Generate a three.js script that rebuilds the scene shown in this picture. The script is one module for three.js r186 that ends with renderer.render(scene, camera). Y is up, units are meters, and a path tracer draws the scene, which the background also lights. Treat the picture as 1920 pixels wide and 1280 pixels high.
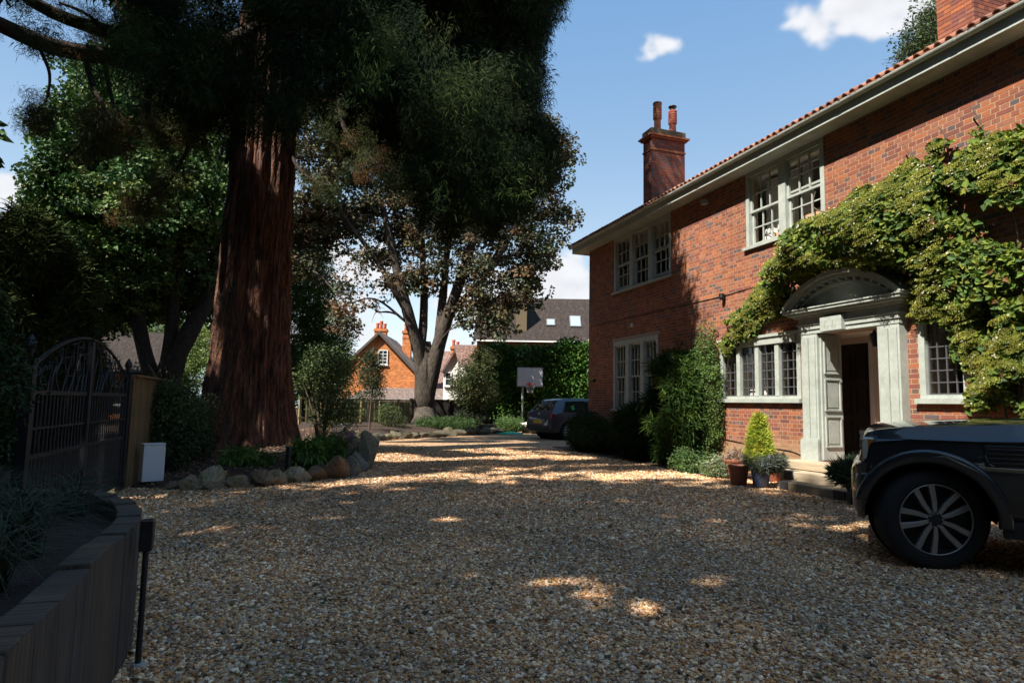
import * as THREE from 'three';
import { mergeGeometries, toCreasedNormals } from 'three/addons/utils/BufferGeometryUtils.js';
import { RoundedBoxGeometry } from 'three/addons/geometries/RoundedBoxGeometry.js';
import { Brush, Evaluator, SUBTRACTION } from 'three-bvh-csg';

// ------------------------------------------------------------------ camera
const scene = new THREE.Scene();
const FOCAL = 1200, EYE = 1.22;                     // focal length in photo pixels, eye height in metres
const camera = new THREE.PerspectiveCamera(2 * Math.atan(640 / FOCAL) * 180 / Math.PI, 1.5, 0.1, 600);
camera.rotation.order = 'YXZ';
camera.position.set(0, EYE, 0);
camera.rotation.set(Math.atan(117 / FOCAL), -18.9 * Math.PI / 180, 1.1 * Math.PI / 180);
camera.updateMatrixWorld(true);
// a photo pixel gives a direction; the distance comes from the ground, wall or depth it is asked for
const ray = (x, y) => new THREE.Vector3((x - 960) / FOCAL, -(y - 640) / FOCAL, -1).applyQuaternion(camera.quaternion);
const atDepth = (x, y, d) => ray(x, y).multiplyScalar(d).add(camera.position);
const onGround = (x, y, h = 0) => { const r = ray(x, y); return r.multiplyScalar((h - EYE) / r.y).add(camera.position); };
const onWall = (x, y, X) => { const r = ray(x, y); return r.multiplyScalar(X / r.x).add(camera.position); };
const toPixel = (v) => { const p = v.clone().project(camera); return [(p.x + 1) * 960, (1 - p.y) * 640]; };

// ------------------------------------------------------------------ random numbers and noise
function mulberry(a) { return () => { a |= 0; a = a + 0x6D2B79F5 | 0; let t = Math.imul(a ^ a >>> 15, 1 | a); t = t + Math.imul(t ^ t >>> 7, 61 | t) ^ t; return ((t ^ t >>> 14) >>> 0) / 4294967296; }; }
let rnd = mulberry(11);
const R = (a, b) => a + (b - a) * rnd();
const pick = (a) => a[Math.floor(rnd() * a.length)];
const clamp = (x, a = 0, b = 1) => Math.min(b, Math.max(a, x));
const smooth = (a, b, x) => { const t = clamp((x - a) / (b - a)); return t * t * (3 - 2 * t); };
const lerp = (a, b, t) => a + (b - a) * t;
const V = (x, y, z) => new THREE.Vector3(x, y, z);
const hash3 = (x, y, z) => { let h = Math.imul(x, 374761393) + Math.imul(y, 668265263) + Math.imul(z, 2147483647 ^ 974711) | 0; h = Math.imul(h ^ h >>> 13, 1274126177); return ((h ^ h >>> 16) >>> 0) / 4294967296; };
function noise3(x, y, z) {
  const xi = Math.floor(x), yi = Math.floor(y), zi = Math.floor(z); let fx = x - xi, fy = y - yi, fz = z - zi;
  fx = fx * fx * (3 - 2 * fx); fy = fy * fy * (3 - 2 * fy); fz = fz * fz * (3 - 2 * fz);
  const h = hash3, a = lerp(lerp(h(xi, yi, zi), h(xi + 1, yi, zi), fx), lerp(h(xi, yi + 1, zi), h(xi + 1, yi + 1, zi), fx), fy);
  const b = lerp(lerp(h(xi, yi, zi + 1), h(xi + 1, yi, zi + 1), fx), lerp(h(xi, yi + 1, zi + 1), h(xi + 1, yi + 1, zi + 1), fx), fy);
  return lerp(a, b, fz);
}
const fbm = (x, y, z, n = 4) => { let s = 0, a = 0.5, t = 0; for (let i = 0; i < n; i++) { s += a * noise3(x, y, z); t += a; a *= 0.5; x = x * 2.03 + 7.1; y = y * 2.03 + 3.3; z = z * 2.03 + 1.7; } return s / t; };
// value noise that repeats every n cells, for textures that tile
const tileNoise = (u, v, n, m, seed) => { const x = u * n, y = v * m, xi = Math.floor(x), yi = Math.floor(y); let fx = x - xi, fy = y - yi; fx = fx * fx * (3 - 2 * fx); fy = fy * fy * (3 - 2 * fy); const w = (a, k) => ((a % k) + k) % k, h = (i, j) => hash3(w(i, n), w(j, m), seed); return lerp(lerp(h(xi, yi), h(xi + 1, yi), fx), lerp(h(xi, yi + 1), h(xi + 1, yi + 1), fx), fy); };

// ------------------------------------------------------------------ renderer, sky and sun
const renderer = new THREE.WebGLRenderer({ antialias: true });
renderer.setSize(1024, 682);
renderer.toneMapping = THREE.LinearToneMapping;
renderer.toneMappingExposure = 2.2;
renderer.shadowMap.enabled = true;

const SUN = V(-1, 1.32, 0.42).normalize();
const sun = new THREE.DirectionalLight(new THREE.Color().setRGB(1, 0.925, 0.82), 5);
sun.position.copy(SUN).multiplyScalar(60); sun.target.position.set(0, 0, -10); sun.position.add(sun.target.position);
sun.castShadow = true; sun.shadow.mapSize.set(4096, 4096); sun.shadow.radius = 1;
Object.assign(sun.shadow.camera, { left: -40, right: 40, top: 40, bottom: -40, near: 1, far: 140 });
scene.add(sun, sun.target);

{ // clear summer sky with a few fair-weather clouds
  const W = 2048, H = 1024, data = new Float32Array(W * H * 4);
  // clouds seen in the photograph: pixel centre, half width and half height in pixels
  const seen = [[1640, 15, 200, 62, 1.2], [1760, 0, 150, 60, 1.2], [1228, 88, 66, 32, 1.05], [10, 352, 90, 55, 1.25], [1050, 530, 120, 62, 1.35], [930, 560, 140, 70, 1.2], [650, 560, 110, 130, 1.2], [690, 470, 60, 70, 0.8], [600, 620, 120, 60, 1], [860, 600, 60, 60, 0.8], [140, 560, 150, 110, 0.8], [330, 600, 160, 90, 0.7]]
    .map(([x, y, w, h, a]) => { const c = ray(x, y).normalize(), ex = ray(x + w, y).normalize().sub(c), ey = ray(x, y - h).normalize().sub(c); return { c, ex, ey, lx: ex.lengthSq(), ly: ey.lengthSq(), a }; });
  const d = V(0, 0, 0), q = V(0, 0, 0);
  for (let j = 0; j < H; j++) for (let i = 0; i < W; i++) {
    const u = (i + 0.5) / W, v = (j + 0.5) / H, el = (v - 0.5) * Math.PI, az = (u - 0.5) * 2 * Math.PI;
    d.set(Math.cos(el) * Math.cos(az), Math.sin(el), Math.cos(el) * Math.sin(az));
    const t = clamp(Math.sin(Math.max(el, 0)));
    const near = Math.min(1, 1.55 * Math.exp(-t * 4.5)), far = 1 - near;
    let r = 0.40 * near + 0.055 * far, g = 0.485 * near + 0.148 * far, b = 0.53 * near + 0.305 * far;
    const glow = Math.pow(clamp(d.dot(SUN)), 6) * 0.08; r += glow; g += glow; b += glow;
    if (el > -0.05) {
      const n = fbm(d.x * 9, d.y * 14, d.z * 9, 6), n2 = fbm(d.x * 40 + 9, d.y * 60, d.z * 40, 4);
      let c = 0;
      for (const s of seen) {
        q.copy(d).sub(s.c); if (q.lengthSq() > 0.12) continue;
        const X = q.dot(s.ex) / s.lx, Y = q.dot(s.ey) / s.ly, e = Math.exp(-(X * X + Y * Y) * 1.1);
        c = Math.max(c, s.a * e);
      }
      c = smooth(0.40, 0.80, c * 0.85 + (n - 0.5) * 1.1 + (n2 - 0.5) * 1.15 * Math.min(1, c * 1.6));
      // the rest of the sky carries the same scattered clouds
      const px = camera.worldToLocal(d.clone().add(camera.position)), inView = px.z < 0 && Math.abs(px.x / px.z) < 0.95 && Math.abs(px.y / px.z) < 0.65;
      if (!inView) c = Math.max(c, smooth(0.60, 0.74, fbm(d.x * 3.2 / (0.25 + Math.abs(d.y)) * 0.5 + 20, d.y * 4, d.z * 3.2 / (0.25 + Math.abs(d.y)) * 0.5 + 20, 6)) * 0.9);
      const body = 0.38 + 0.11 * n2;
      r = lerp(r, body * 0.93, c); g = lerp(g, body * 0.95, c); b = lerp(b, body * 1.0, c);
    }
    const k = 4 * (j * W + i); data[k] = r; data[k + 1] = g; data[k + 2] = b; data[k + 3] = 1;
  }
  const sky = new THREE.DataTexture(data, W, H, THREE.RGBAFormat, THREE.FloatType);
  sky.mapping = THREE.EquirectangularReflectionMapping; sky.magFilter = sky.minFilter = THREE.LinearFilter; sky.wrapS = THREE.RepeatWrapping; sky.needsUpdate = true;
  scene.background = sky; scene.environment = sky;
}

// ------------------------------------------------------------------ building blocks
const taken = {};
function numbered(n) { const k = taken[n] = (taken[n] ?? -1) + 1; return k ? n + '_' + String(k).padStart(3, '0') : n; }
function tag(o, label, category, group, kind) { o.userData.label = label; if (category) o.userData.category = category; if (group) o.userData.group = group; if (kind) o.userData.kind = kind; return o; }
function thing(name, label, category, pos = [0, 0, 0], turn = 0, group) { const o = new THREE.Group(); o.name = numbered(name); o.position.set(...pos); o.rotation.y = turn; scene.add(o); return tag(o, label, category, group); }
function part(name, geo, mat, parent) { const m = new THREE.Mesh(Array.isArray(geo) ? join(geo) : geo, mat); m.name = parent ? name : numbered(name); m.castShadow = m.receiveShadow = true; (parent ?? scene).add(m); return m; }
function struct(name, geo, mat, label) { const m = part(name, geo, mat); m.userData.kind = 'structure'; if (label) m.userData.label = label; return m; }
function stuff(name, geo, mat, parent) { const m = part(name, geo, mat, parent); m.userData.kind = 'stuff'; return m; }
function join(list) {
  const idx = list.some((g) => !g.index); const l = idx ? list.map((g) => g.index ? g.toNonIndexed() : g) : list;
  const col = l.some((g) => g.attributes.color);
  for (const g of l) { for (const k of Object.keys(g.attributes)) if (!['position', 'normal', 'uv', 'color'].includes(k) || (k === 'color' && !col)) g.deleteAttribute(k); if (!g.attributes.normal) g.computeVertexNormals(); if (!g.attributes.uv) g.setAttribute('uv', new THREE.BufferAttribute(new Float32Array(g.attributes.position.count * 2), 2)); if (col && !g.attributes.color) g.setAttribute('color', new THREE.BufferAttribute(new Float32Array(g.attributes.position.count * 3).fill(1), 3)); }
  return l.length === 1 ? l[0] : mergeGeometries(l);
}
// boxes with uv in metres
function bx(w, h, d, x = 0, y = 0, z = 0, ry = 0, rx = 0, rz = 0) {
  const g = new THREE.BoxGeometry(w, h, d), p = g.attributes.position, n = g.attributes.normal, uv = g.attributes.uv;
  for (let i = 0; i < p.count; i++) { const ax = Math.abs(n.getX(i)), ay = Math.abs(n.getY(i)); ax > 0.5 ? uv.setXY(i, p.getZ(i) + x + z, p.getY(i) + y) : ay > 0.5 ? uv.setXY(i, p.getX(i) + x, p.getZ(i) + z) : uv.setXY(i, p.getX(i) + x, p.getY(i) + y); }
  if (rx) g.rotateX(rx); if (rz) g.rotateZ(rz); if (ry) g.rotateY(ry); g.translate(x, y, z); return g;
}
const span = (x0, x1, y0, y1, z0, z1) => bx(x1 - x0, y1 - y0, z1 - z0, (x0 + x1) / 2, (y0 + y1) / 2, (z0 + z1) / 2);
function rbox(w, h, d, r, x = 0, y = 0, z = 0) { const g = new RoundedBoxGeometry(w, h, d, 2, r); g.translate(x, y, z); return g; }
// tapered tube through points; uv in metres
function tube(points, radii, sides = 8, steps = 10, wobble = 0, seed = 0, closed = true) {
  const curve = points.length > 2 ? new THREE.CatmullRomCurve3(points, false, 'centripetal') : new THREE.LineCurve3(points[0], points[1]);
  if (points.length === 2) steps = Math.min(steps, 4);
  const pos = [], uv = [], ind = [], len = curve.getLength(); let t0 = curve.getTangentAt(0), N = Math.abs(t0.y) < 0.9 ? V(0, 1, 0) : V(1, 0, 0); N.sub(t0.clone().multiplyScalar(N.dot(t0))).normalize();
  for (let i = 0; i <= steps; i++) {
    const t = i / steps, p = curve.getPointAt(t), T = curve.getTangentAt(t); N.sub(T.clone().multiplyScalar(N.dot(T))).normalize(); const B = T.clone().cross(N);
    const f = t * (radii.length - 1), k = Math.min(radii.length - 2, Math.floor(f)), r = radii.length > 1 ? lerp(radii[k], radii[k + 1], f - k) : radii[0];
    for (let j = 0; j <= sides; j++) { const a = j / sides * 2 * Math.PI, w = r * (1 + (wobble ? wobble * (noise3(Math.cos(a) * 1.7 + seed, t * len * 1.5, Math.sin(a) * 1.7) - 0.5) * 2 : 0)); pos.push(p.x + (N.x * Math.cos(a) + B.x * Math.sin(a)) * w, p.y + (N.y * Math.cos(a) + B.y * Math.sin(a)) * w, p.z + (N.z * Math.cos(a) + B.z * Math.sin(a)) * w); uv.push(j / sides * 2 * Math.PI * radii[0], t * len); }
  }
  const c = sides + 1;
  for (let i = 0; i < steps; i++) for (let j = 0; j < sides; j++) { const a = i * c + j; ind.push(a, a + 1, a + c, a + 1, a + c + 1, a + c); }
  if (closed) for (const i of [0, steps]) { const p = curve.getPointAt(i / steps), m = pos.length / 3; pos.push(p.x, p.y, p.z); uv.push(0, 0); for (let j = 0; j < sides; j++) i ? ind.push(i * c + j, i * c + j + 1, m) : ind.push(j + 1, j, m); }
  const g = new THREE.BufferGeometry(); g.setAttribute('position', new THREE.Float32BufferAttribute(pos, 3)); g.setAttribute('uv', new THREE.Float32BufferAttribute(uv, 2)); g.setIndex(ind); g.computeVertexNormals(); return g;
}
const rod = (a, b, r, sides = 6) => tube([a, b], [r, r], sides, 1);
function lathe(profile, seg = 24) { return new THREE.LatheGeometry(profile.map(([r, y]) => new THREE.Vector2(r, y)), seg); }
function poly(points, depth, bevel = 0) { // outline extruded along +z
  const s = new THREE.Shape(points.map(([x, y]) => new THREE.Vector2(x, y)));
  return new THREE.ExtrudeGeometry(s, { depth, bevelEnabled: bevel > 0, bevelThickness: bevel, bevelSize: bevel, bevelSegments: 1, steps: 1, curveSegments: 12 });
}
const inside = (x, y, P) => { let c = false; for (let i = 0, j = P.length - 1; i < P.length; j = i++) { const [xi, yi] = P[i], [xj, yj] = P[j]; if ((yi > y) !== (yj > y) && x < (xj - xi) * (y - yi) / (yj - yi) + xi) c = !c; } return c; };
const edgeDist = (x, y, P) => { let d = 1e9; for (let i = 0, j = P.length - 1; i < P.length; j = i++) { const [ax, ay] = P[j], [bx_, by] = P[i], dx = bx_ - ax, dy = by - ay, t = clamp(((x - ax) * dx + (y - ay) * dy) / (dx * dx + dy * dy)); d = Math.min(d, Math.hypot(x - ax - t * dx, y - ay - t * dy)); } return d; };
const signed = (x, y, P) => (inside(x, y, P) ? 1 : -1) * edgeDist(x, y, P);

// ------------------------------------------------------------------ textures and materials
function texture(w, h, fn, srgb = true) { const a = new Uint8Array(w * h * 4); for (let j = 0; j < h; j++) for (let i = 0; i < w; i++) { const c = fn((i + 0.5) / w, (j + 0.5) / h), k = 4 * (j * w + i); for (let m = 0; m < 3; m++) a[k + m] = clamp(c[m]) * 255; a[k + 3] = 255; } const t = new THREE.DataTexture(a, w, h); t.wrapS = t.wrapT = THREE.RepeatWrapping; t.magFilter = THREE.LinearFilter; t.minFilter = THREE.LinearMipmapLinearFilter; t.generateMipmaps = true; if (srgb) t.colorSpace = THREE.SRGBColorSpace; t.needsUpdate = true; return t; }
const scaled = (t, u, v = u) => { const c = t.clone(); c.repeat.set(u, v); c.needsUpdate = true; return c; };
const grey = (x) => [x, x, x];
const grainTex = texture(256, 256, (u, v) => grey(0.80 + 0.20 * (0.5 * tileNoise(u, v, 6, 6, 1) + 0.3 * tileNoise(u, v, 23, 23, 2) + 0.35 * tileNoise(u, v, 90, 90, 3) - 0.1)));
const grainBump = texture(256, 256, (u, v) => grey(0.4 * tileNoise(u, v, 12, 12, 4) + 0.35 * tileNoise(u, v, 40, 40, 5) + 0.3 * tileNoise(u, v, 110, 110, 6)), false);
const woodTex = texture(256, 512, (u, v) => { const w = tileNoise(u, v, 4, 3, 7) * 0.3, s = tileNoise(u + w * 0.05, v, 46, 3, 8), f = tileNoise(u, v, 120, 9, 9), p = tileNoise(u, v, 5, 8, 10); return grey(0.50 + 0.28 * s + 0.16 * f + 0.14 * p); });
const barkTex = texture(512, 512, (u, v) => { const w = 0.03 * tileNoise(u, v, 5, 6, 11), s = tileNoise(u + w, v, 40, 9, 12), f = tileNoise(u + w, v, 110, 28, 13), g = tileNoise(u, v, 200, 90, 17), p = tileNoise(u, v, 8, 5, 14), q = tileNoise(u, v, 20, 16, 18); const k = 0.22 + 0.42 * s + 0.30 * f + 0.16 * g; return [k * (0.92 + 0.14 * p), k * (0.80 + 0.2 * p + 0.1 * q), k * (0.70 + 0.3 * p + 0.12 * q)]; });
const barkBump = texture(512, 512, (u, v) => { const w = 0.03 * tileNoise(u, v, 5, 6, 11); return grey(0.5 * tileNoise(u + w, v, 40, 9, 12) + 0.35 * tileNoise(u + w, v, 110, 28, 13) + 0.15 * tileNoise(u, v, 200, 90, 17)); }, false);
const stoneTex = texture(256, 256, (u, v) => { const a = tileNoise(u, v, 5, 5, 61), b = tileNoise(u, v, 14, 14, 62), c = tileNoise(u, v, 60, 60, 63), d = tileNoise(u, v, 120, 120, 64), l = smooth(0.62, 0.8, 0.6 * b + 0.4 * a + 0.15 * d); const k = 0.5 + 0.25 * a + 0.2 * b + 0.2 * c + 0.12 * d - 0.12; return [k * lerp(1, 0.72, l), k * lerp(1, 0.78, l), k * lerp(0.96, 0.62, l)]; });
const roughBarkTex = texture(256, 256, (u, v) => grey(0.55 + 0.35 * tileNoise(u, v, 14, 8, 15) + 0.25 * tileNoise(u, v, 50, 40, 16) - 0.1));
const pebbleEdge = [];
const gravelTex = texture(1024, 1024, (u, v) => { // pebbles of several tones
  const n = 64, x = u * n, y = v * n; let best = 9, second = 9, id = 0;
  for (let a = -1; a <= 1; a++) for (let b = -1; b <= 1; b++) { const i = Math.floor(x) + a, j = Math.floor(y) + b, wi = (i + n) % n, wj = (j + n) % n; const dx = i + hash3(wi, wj, 21) - x, dy = j + hash3(wi, wj, 22) - y, q = dx * dx + dy * dy; if (q < best) { second = best; best = q; id = hash3(wi, wj, 23); } else if (q < second) second = q; }
  const c = gravelTone(id), f = 0.92 + 0.16 * tileNoise(u, v, 200, 200, 24);
  pebbleEdge.push(smooth(0.0, 0.35, Math.sqrt(second) - Math.sqrt(best)));
  return c.map((k) => k * f);
});
const gravelBump = texture(1024, 1024, (u, v) => grey(pebbleEdge[Math.floor(v * 1024) * 1024 + Math.floor(u * 1024)]), false);
function gravelTone(t) { const P = [[0.77, 0.60, 0.41], [0.69, 0.49, 0.31], [0.83, 0.70, 0.52], [0.60, 0.44, 0.30], [0.78, 0.69, 0.60], [0.60, 0.53, 0.46], [0.91, 0.83, 0.70], [0.71, 0.52, 0.32], [0.68, 0.58, 0.48], [0.47, 0.35, 0.26]]; return P[Math.floor(t * 9.999)]; }
const std = (r, g, b, roughness = 0.8, o = {}) => new THREE.MeshStandardMaterial({ color: new THREE.Color().setRGB(r, g, b), roughness, ...o });
const leafy = (r, g, b, roughness = 0.75, transmission = 0.32, o = {}) => new THREE.MeshPhysicalMaterial({ specularIntensity: 0.45, color: new THREE.Color().setRGB(r, g, b), roughness, transmission, thickness: 0, side: THREE.DoubleSide, vertexColors: true, ...o });
const dull = () => new THREE.MeshPhysicalMaterial({ color: 0xffffff, roughness: 0.9, specularIntensity: 0.2, vertexColors: true, side: THREE.DoubleSide });
const M = {
  sage: std(0.455, 0.50, 0.455, 0.5, { map: grainTex, bumpMap: grainBump, bumpScale: 0.0006 }),
  
  glass: new THREE.MeshPhysicalMaterial({ color: 0xffffff, roughness: 0.02, transmission: 1, thickness: 0, ior: 1.5 }),
  lead: std(0.10, 0.10, 0.11, 0.5, { metalness: 0.3 }),
  mortar: std(0.44, 0.295, 0.175, 0.95, { map: scaled(grainTex, 3), bumpMap: scaled(grainBump, 3), bumpScale: 0.003 }),
  brickMix: std(1, 1, 1, 0.88, { vertexColors: true, map: grainTex, bumpMap: grainBump, bumpScale: 0.0025 }),
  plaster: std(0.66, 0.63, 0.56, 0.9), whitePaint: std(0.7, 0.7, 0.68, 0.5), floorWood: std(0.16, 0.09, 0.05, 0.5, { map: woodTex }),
  blackPaint: std(0.018, 0.017, 0.018, 0.35), blackIron: std(0.016, 0.017, 0.02, 0.5, { metalness: 0.2, bumpMap: grainBump, bumpScale: 0.0006 }),
  terracottaTile: std(0.36, 0.145, 0.085, 0.85, { map: grainTex, bumpMap: grainBump, bumpScale: 0.003 }),
  terracotta: std(0.34, 0.12, 0.07, 0.8, { map: grainTex }), stone: std(0.48, 0.40, 0.29, 0.9, { map: grainTex, bumpMap: grainBump, bumpScale: 0.003 }),
  soil: std(0.06, 0.04, 0.028, 1, { bumpMap: scaled(grainBump, 2), bumpScale: 0.03 }),
};
const brickTones = [[0.335, 0.106, 0.052], [0.295, 0.092, 0.05], [0.40, 0.132, 0.055], [0.25, 0.078, 0.052], [0.335, 0.128, 0.078], [0.215, 0.075, 0.058], [0.16, 0.092, 0.082], [0.115, 0.085, 0.09]];
const brickMats = brickTones.map(([r, g, b]) => std(r, g, b, 0.88, { map: grainTex, bumpMap: grainBump, bumpScale: 0.0025 }));
function tint(g, r, gg, b) { const n = g.attributes.position.count, a = new Float32Array(n * 3); for (let i = 0; i < n; i++) a.set([r, gg, b], i * 3); g.setAttribute('color', new THREE.BufferAttribute(a, 3)); return g; }

// ------------------------------------------------------------------ foliage helpers
// one leaf: two triangles folded along the midrib, base at the origin, pointing along +y
function leafGeo(len, wid, fold = 0.25) { const g = new THREE.BufferGeometry(); const m = 0.42 * len, f = wid * fold; g.setAttribute('position', new THREE.Float32BufferAttribute([0, 0, 0, -wid / 2, m, f, 0, len, 0, 0, 0, 0, 0, len, 0, wid / 2, m, f], 3)); g.computeVertexNormals(); return g; }
// rounder leaf of four triangles
function roundLeaf(len, wid, fold = 0.2) { const g = new THREE.BufferGeometry(), f = wid * fold, a = [0, 0, 0], b = [0, len, -f * 0.6], L1 = [-wid * 0.5, len * 0.32, f], L2 = [-wid * 0.38, len * 0.72, f * 0.7], K1 = [wid * 0.5, len * 0.32, f], K2 = [wid * 0.38, len * 0.72, f * 0.7]; g.setAttribute('position', new THREE.Float32BufferAttribute([a, L1, b, L1, L2, b, a, b, K1, K1, b, K2].flat(2), 3)); g.computeVertexNormals(); return g; }
const UPV = V(0, 1, 0);
function cluster(n, radius, leaf, { up = 0.5, flat = 0.8, vary = 0.3, shell = 0.4 } = {}) {
  const list = [], q = new THREE.Quaternion(), m = new THREE.Matrix4();
  for (let i = 0; i < n; i++) {
    const d = V(R(-1, 1), R(-1, 1) * flat, R(-1, 1)).normalize(), p = d.clone().multiplyScalar(radius * Math.pow(R(shell, 1), 0.7)); p.y *= flat;
    const nrm = d.clone().multiplyScalar(0.8).add(V(R(-0.7, 0.7), up + R(-0.5, 0.7), R(-0.7, 0.7))).normalize(), dir = V(R(-1, 1), R(-0.9, 0.4), R(-1, 1)).add(d).normalize();
    const x = dir.clone().cross(nrm).normalize(), z = x.clone().cross(dir); m.makeBasis(x, dir, z); const g = (Array.isArray(leaf) ? pick(leaf) : leaf).clone(); const s = R(0.7, 1.25); g.scale(s, s, s); g.applyMatrix4(m); g.translate(p.x, p.y, p.z);
    const k = 1 + R(-vary, vary), w = R(-0.12, 0.12); list.push(tint(g, k * (1 + w), k, k * (1 - w)));
  }
  return join(list);
}
// feathery conifer spray: thin blades along short drooping stems
function spray(n, len, wid, droop = 0.5, vary = 0.3, reach = 0.3) {
  const list = [];
  for (let i = 0; i < n; i++) {
    const d = V(R(-1, 1), R(-1.1, 0.6) - droop * 0.4, R(-1, 1)).normalize(), g = new THREE.BufferGeometry(), L = len * R(0.5, 1.1), w = wid * R(0.6, 1.3), s = V(R(-1, 1), R(-1, 1), R(-1, 1)).cross(d).normalize().multiplyScalar(w / 2), o = V(R(-1, 1), R(-1, 1), R(-1, 1)).multiplyScalar(len * reach), mid = o.clone().addScaledVector(d, L * 0.5), tip = o.clone().addScaledVector(d, L).add(V(0, -L * 0.25 * droop, 0));
    g.setAttribute('position', new THREE.Float32BufferAttribute([o.x, o.y, o.z, mid.x - s.x, mid.y - s.y, mid.z - s.z, tip.x, tip.y, tip.z, o.x, o.y, o.z, tip.x, tip.y, tip.z, mid.x + s.x, mid.y + s.y, mid.z + s.z], 3)); g.computeVertexNormals();
    const k = 1 + R(-vary, vary), h = R(-0.1, 0.1); list.push(tint(g, k * (1 + h), k, k * (1 - h)));
  }
  return join(list);
}
function instances(name, geo, mat, list, parent) { // list: [position, scale, colour | null, turn?]
  const m = new THREE.InstancedMesh(geo, mat, list.length), o = new THREE.Object3D(), c = new THREE.Color();
  list.forEach(([p, s, col, turn], i) => { o.position.copy(p); turn ? o.rotation.set(...turn) : o.rotation.set(R(-0.5, 0.5), R(0, 6.3), R(-0.5, 0.5)); Array.isArray(s) ? o.scale.set(...s) : o.scale.setScalar(s); o.updateMatrix(); m.setMatrixAt(i, o.matrix); if (col) m.setColorAt(i, c.setRGB(...col)); });
  m.name = parent ? name : numbered(name); m.userData.kind = 'stuff'; m.castShadow = m.receiveShadow = true; (parent ?? scene).add(m); return m;
}
const tone = (base, v = 0.25, warm = 0.15) => { const k = 1 + R(-v, v), w = R(-warm, warm); return [base[0] * k * (1 + w), base[1] * k, base[2] * k * (1 - w)]; };

// ------------------------------------------------------------------ ground, drive and beds
const groundHeight = (x, z) => -0.03 - 1.5 * smooth(-33, -40, z) * smooth(40, 20, Math.abs(x - 5)) - 0.25 * smooth(-2.4, -4, x);
{
  const g = new THREE.PlaneGeometry(500, 500, 250, 250); g.rotateX(-Math.PI / 2); const p = g.attributes.position, uv = g.attributes.uv;
  for (let i = 0; i < p.count; i++) { const x = p.getX(i), z = p.getZ(i); p.setY(i, groundHeight(x, z)); uv.setXY(i, x, z); }
  g.computeVertexNormals();
  const t = texture(512, 512, (u, v) => { const a = tileNoise(u, v, 5, 5, 31), b = tileNoise(u, v, 40, 40, 32), c = tileNoise(u, v, 160, 160, 33); const k = 0.6 + 0.5 * b * c; return [(0.30 + 0.12 * a) * k, (0.32 + 0.03 * a) * k, 0.19 * k]; });
  struct('ground', g, new THREE.MeshStandardMaterial({ map: scaled(t, 0.3), roughness: 1, bumpMap: scaled(grainBump, 1.5), bumpScale: 0.03 }), 'earth and grass beyond the gravel drive');
}
// outline of the gravel, x and z
const DRIVE = [[-0.75, 9], [-0.75, -3.4], [-0.95, -4.6], [-1.9, -5.4], [-2.05, -6], [-2.05, -9.9], [-1.3, -9.75], [-0.3, -10.0], [0.7, -10.6], [1.4, -12], [1.7, -13.6], [1.45, -16], [1.35, -18.6], [2.5, -21], [4.9, -24.4], [7, -26], [10, -27], [24, -27], [24, -17.3], [8.1, -17.3], [8.1, -4.6], [16, -4.6], [16, 9]];
{
  const s = new THREE.Shape(DRIVE.map(([x, z]) => new THREE.Vector2(x, -z))), g = new THREE.ShapeGeometry(s); g.rotateX(-Math.PI / 2);
  const p = g.attributes.position, uv = g.attributes.uv; for (let i = 0; i < p.count; i++) uv.setXY(i, p.getX(i), p.getZ(i));
  struct('gravel_drive', g, new THREE.MeshStandardMaterial({ color: new THREE.Color().setRGB(1, 0.97, 0.93), map: scaled(gravelTex, 0.8), bumpMap: scaled(gravelBump, 0.8), bumpScale: 0.008, roughness: 0.95 }), 'pale gravel drive sweeping past the brick house');
}
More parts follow.
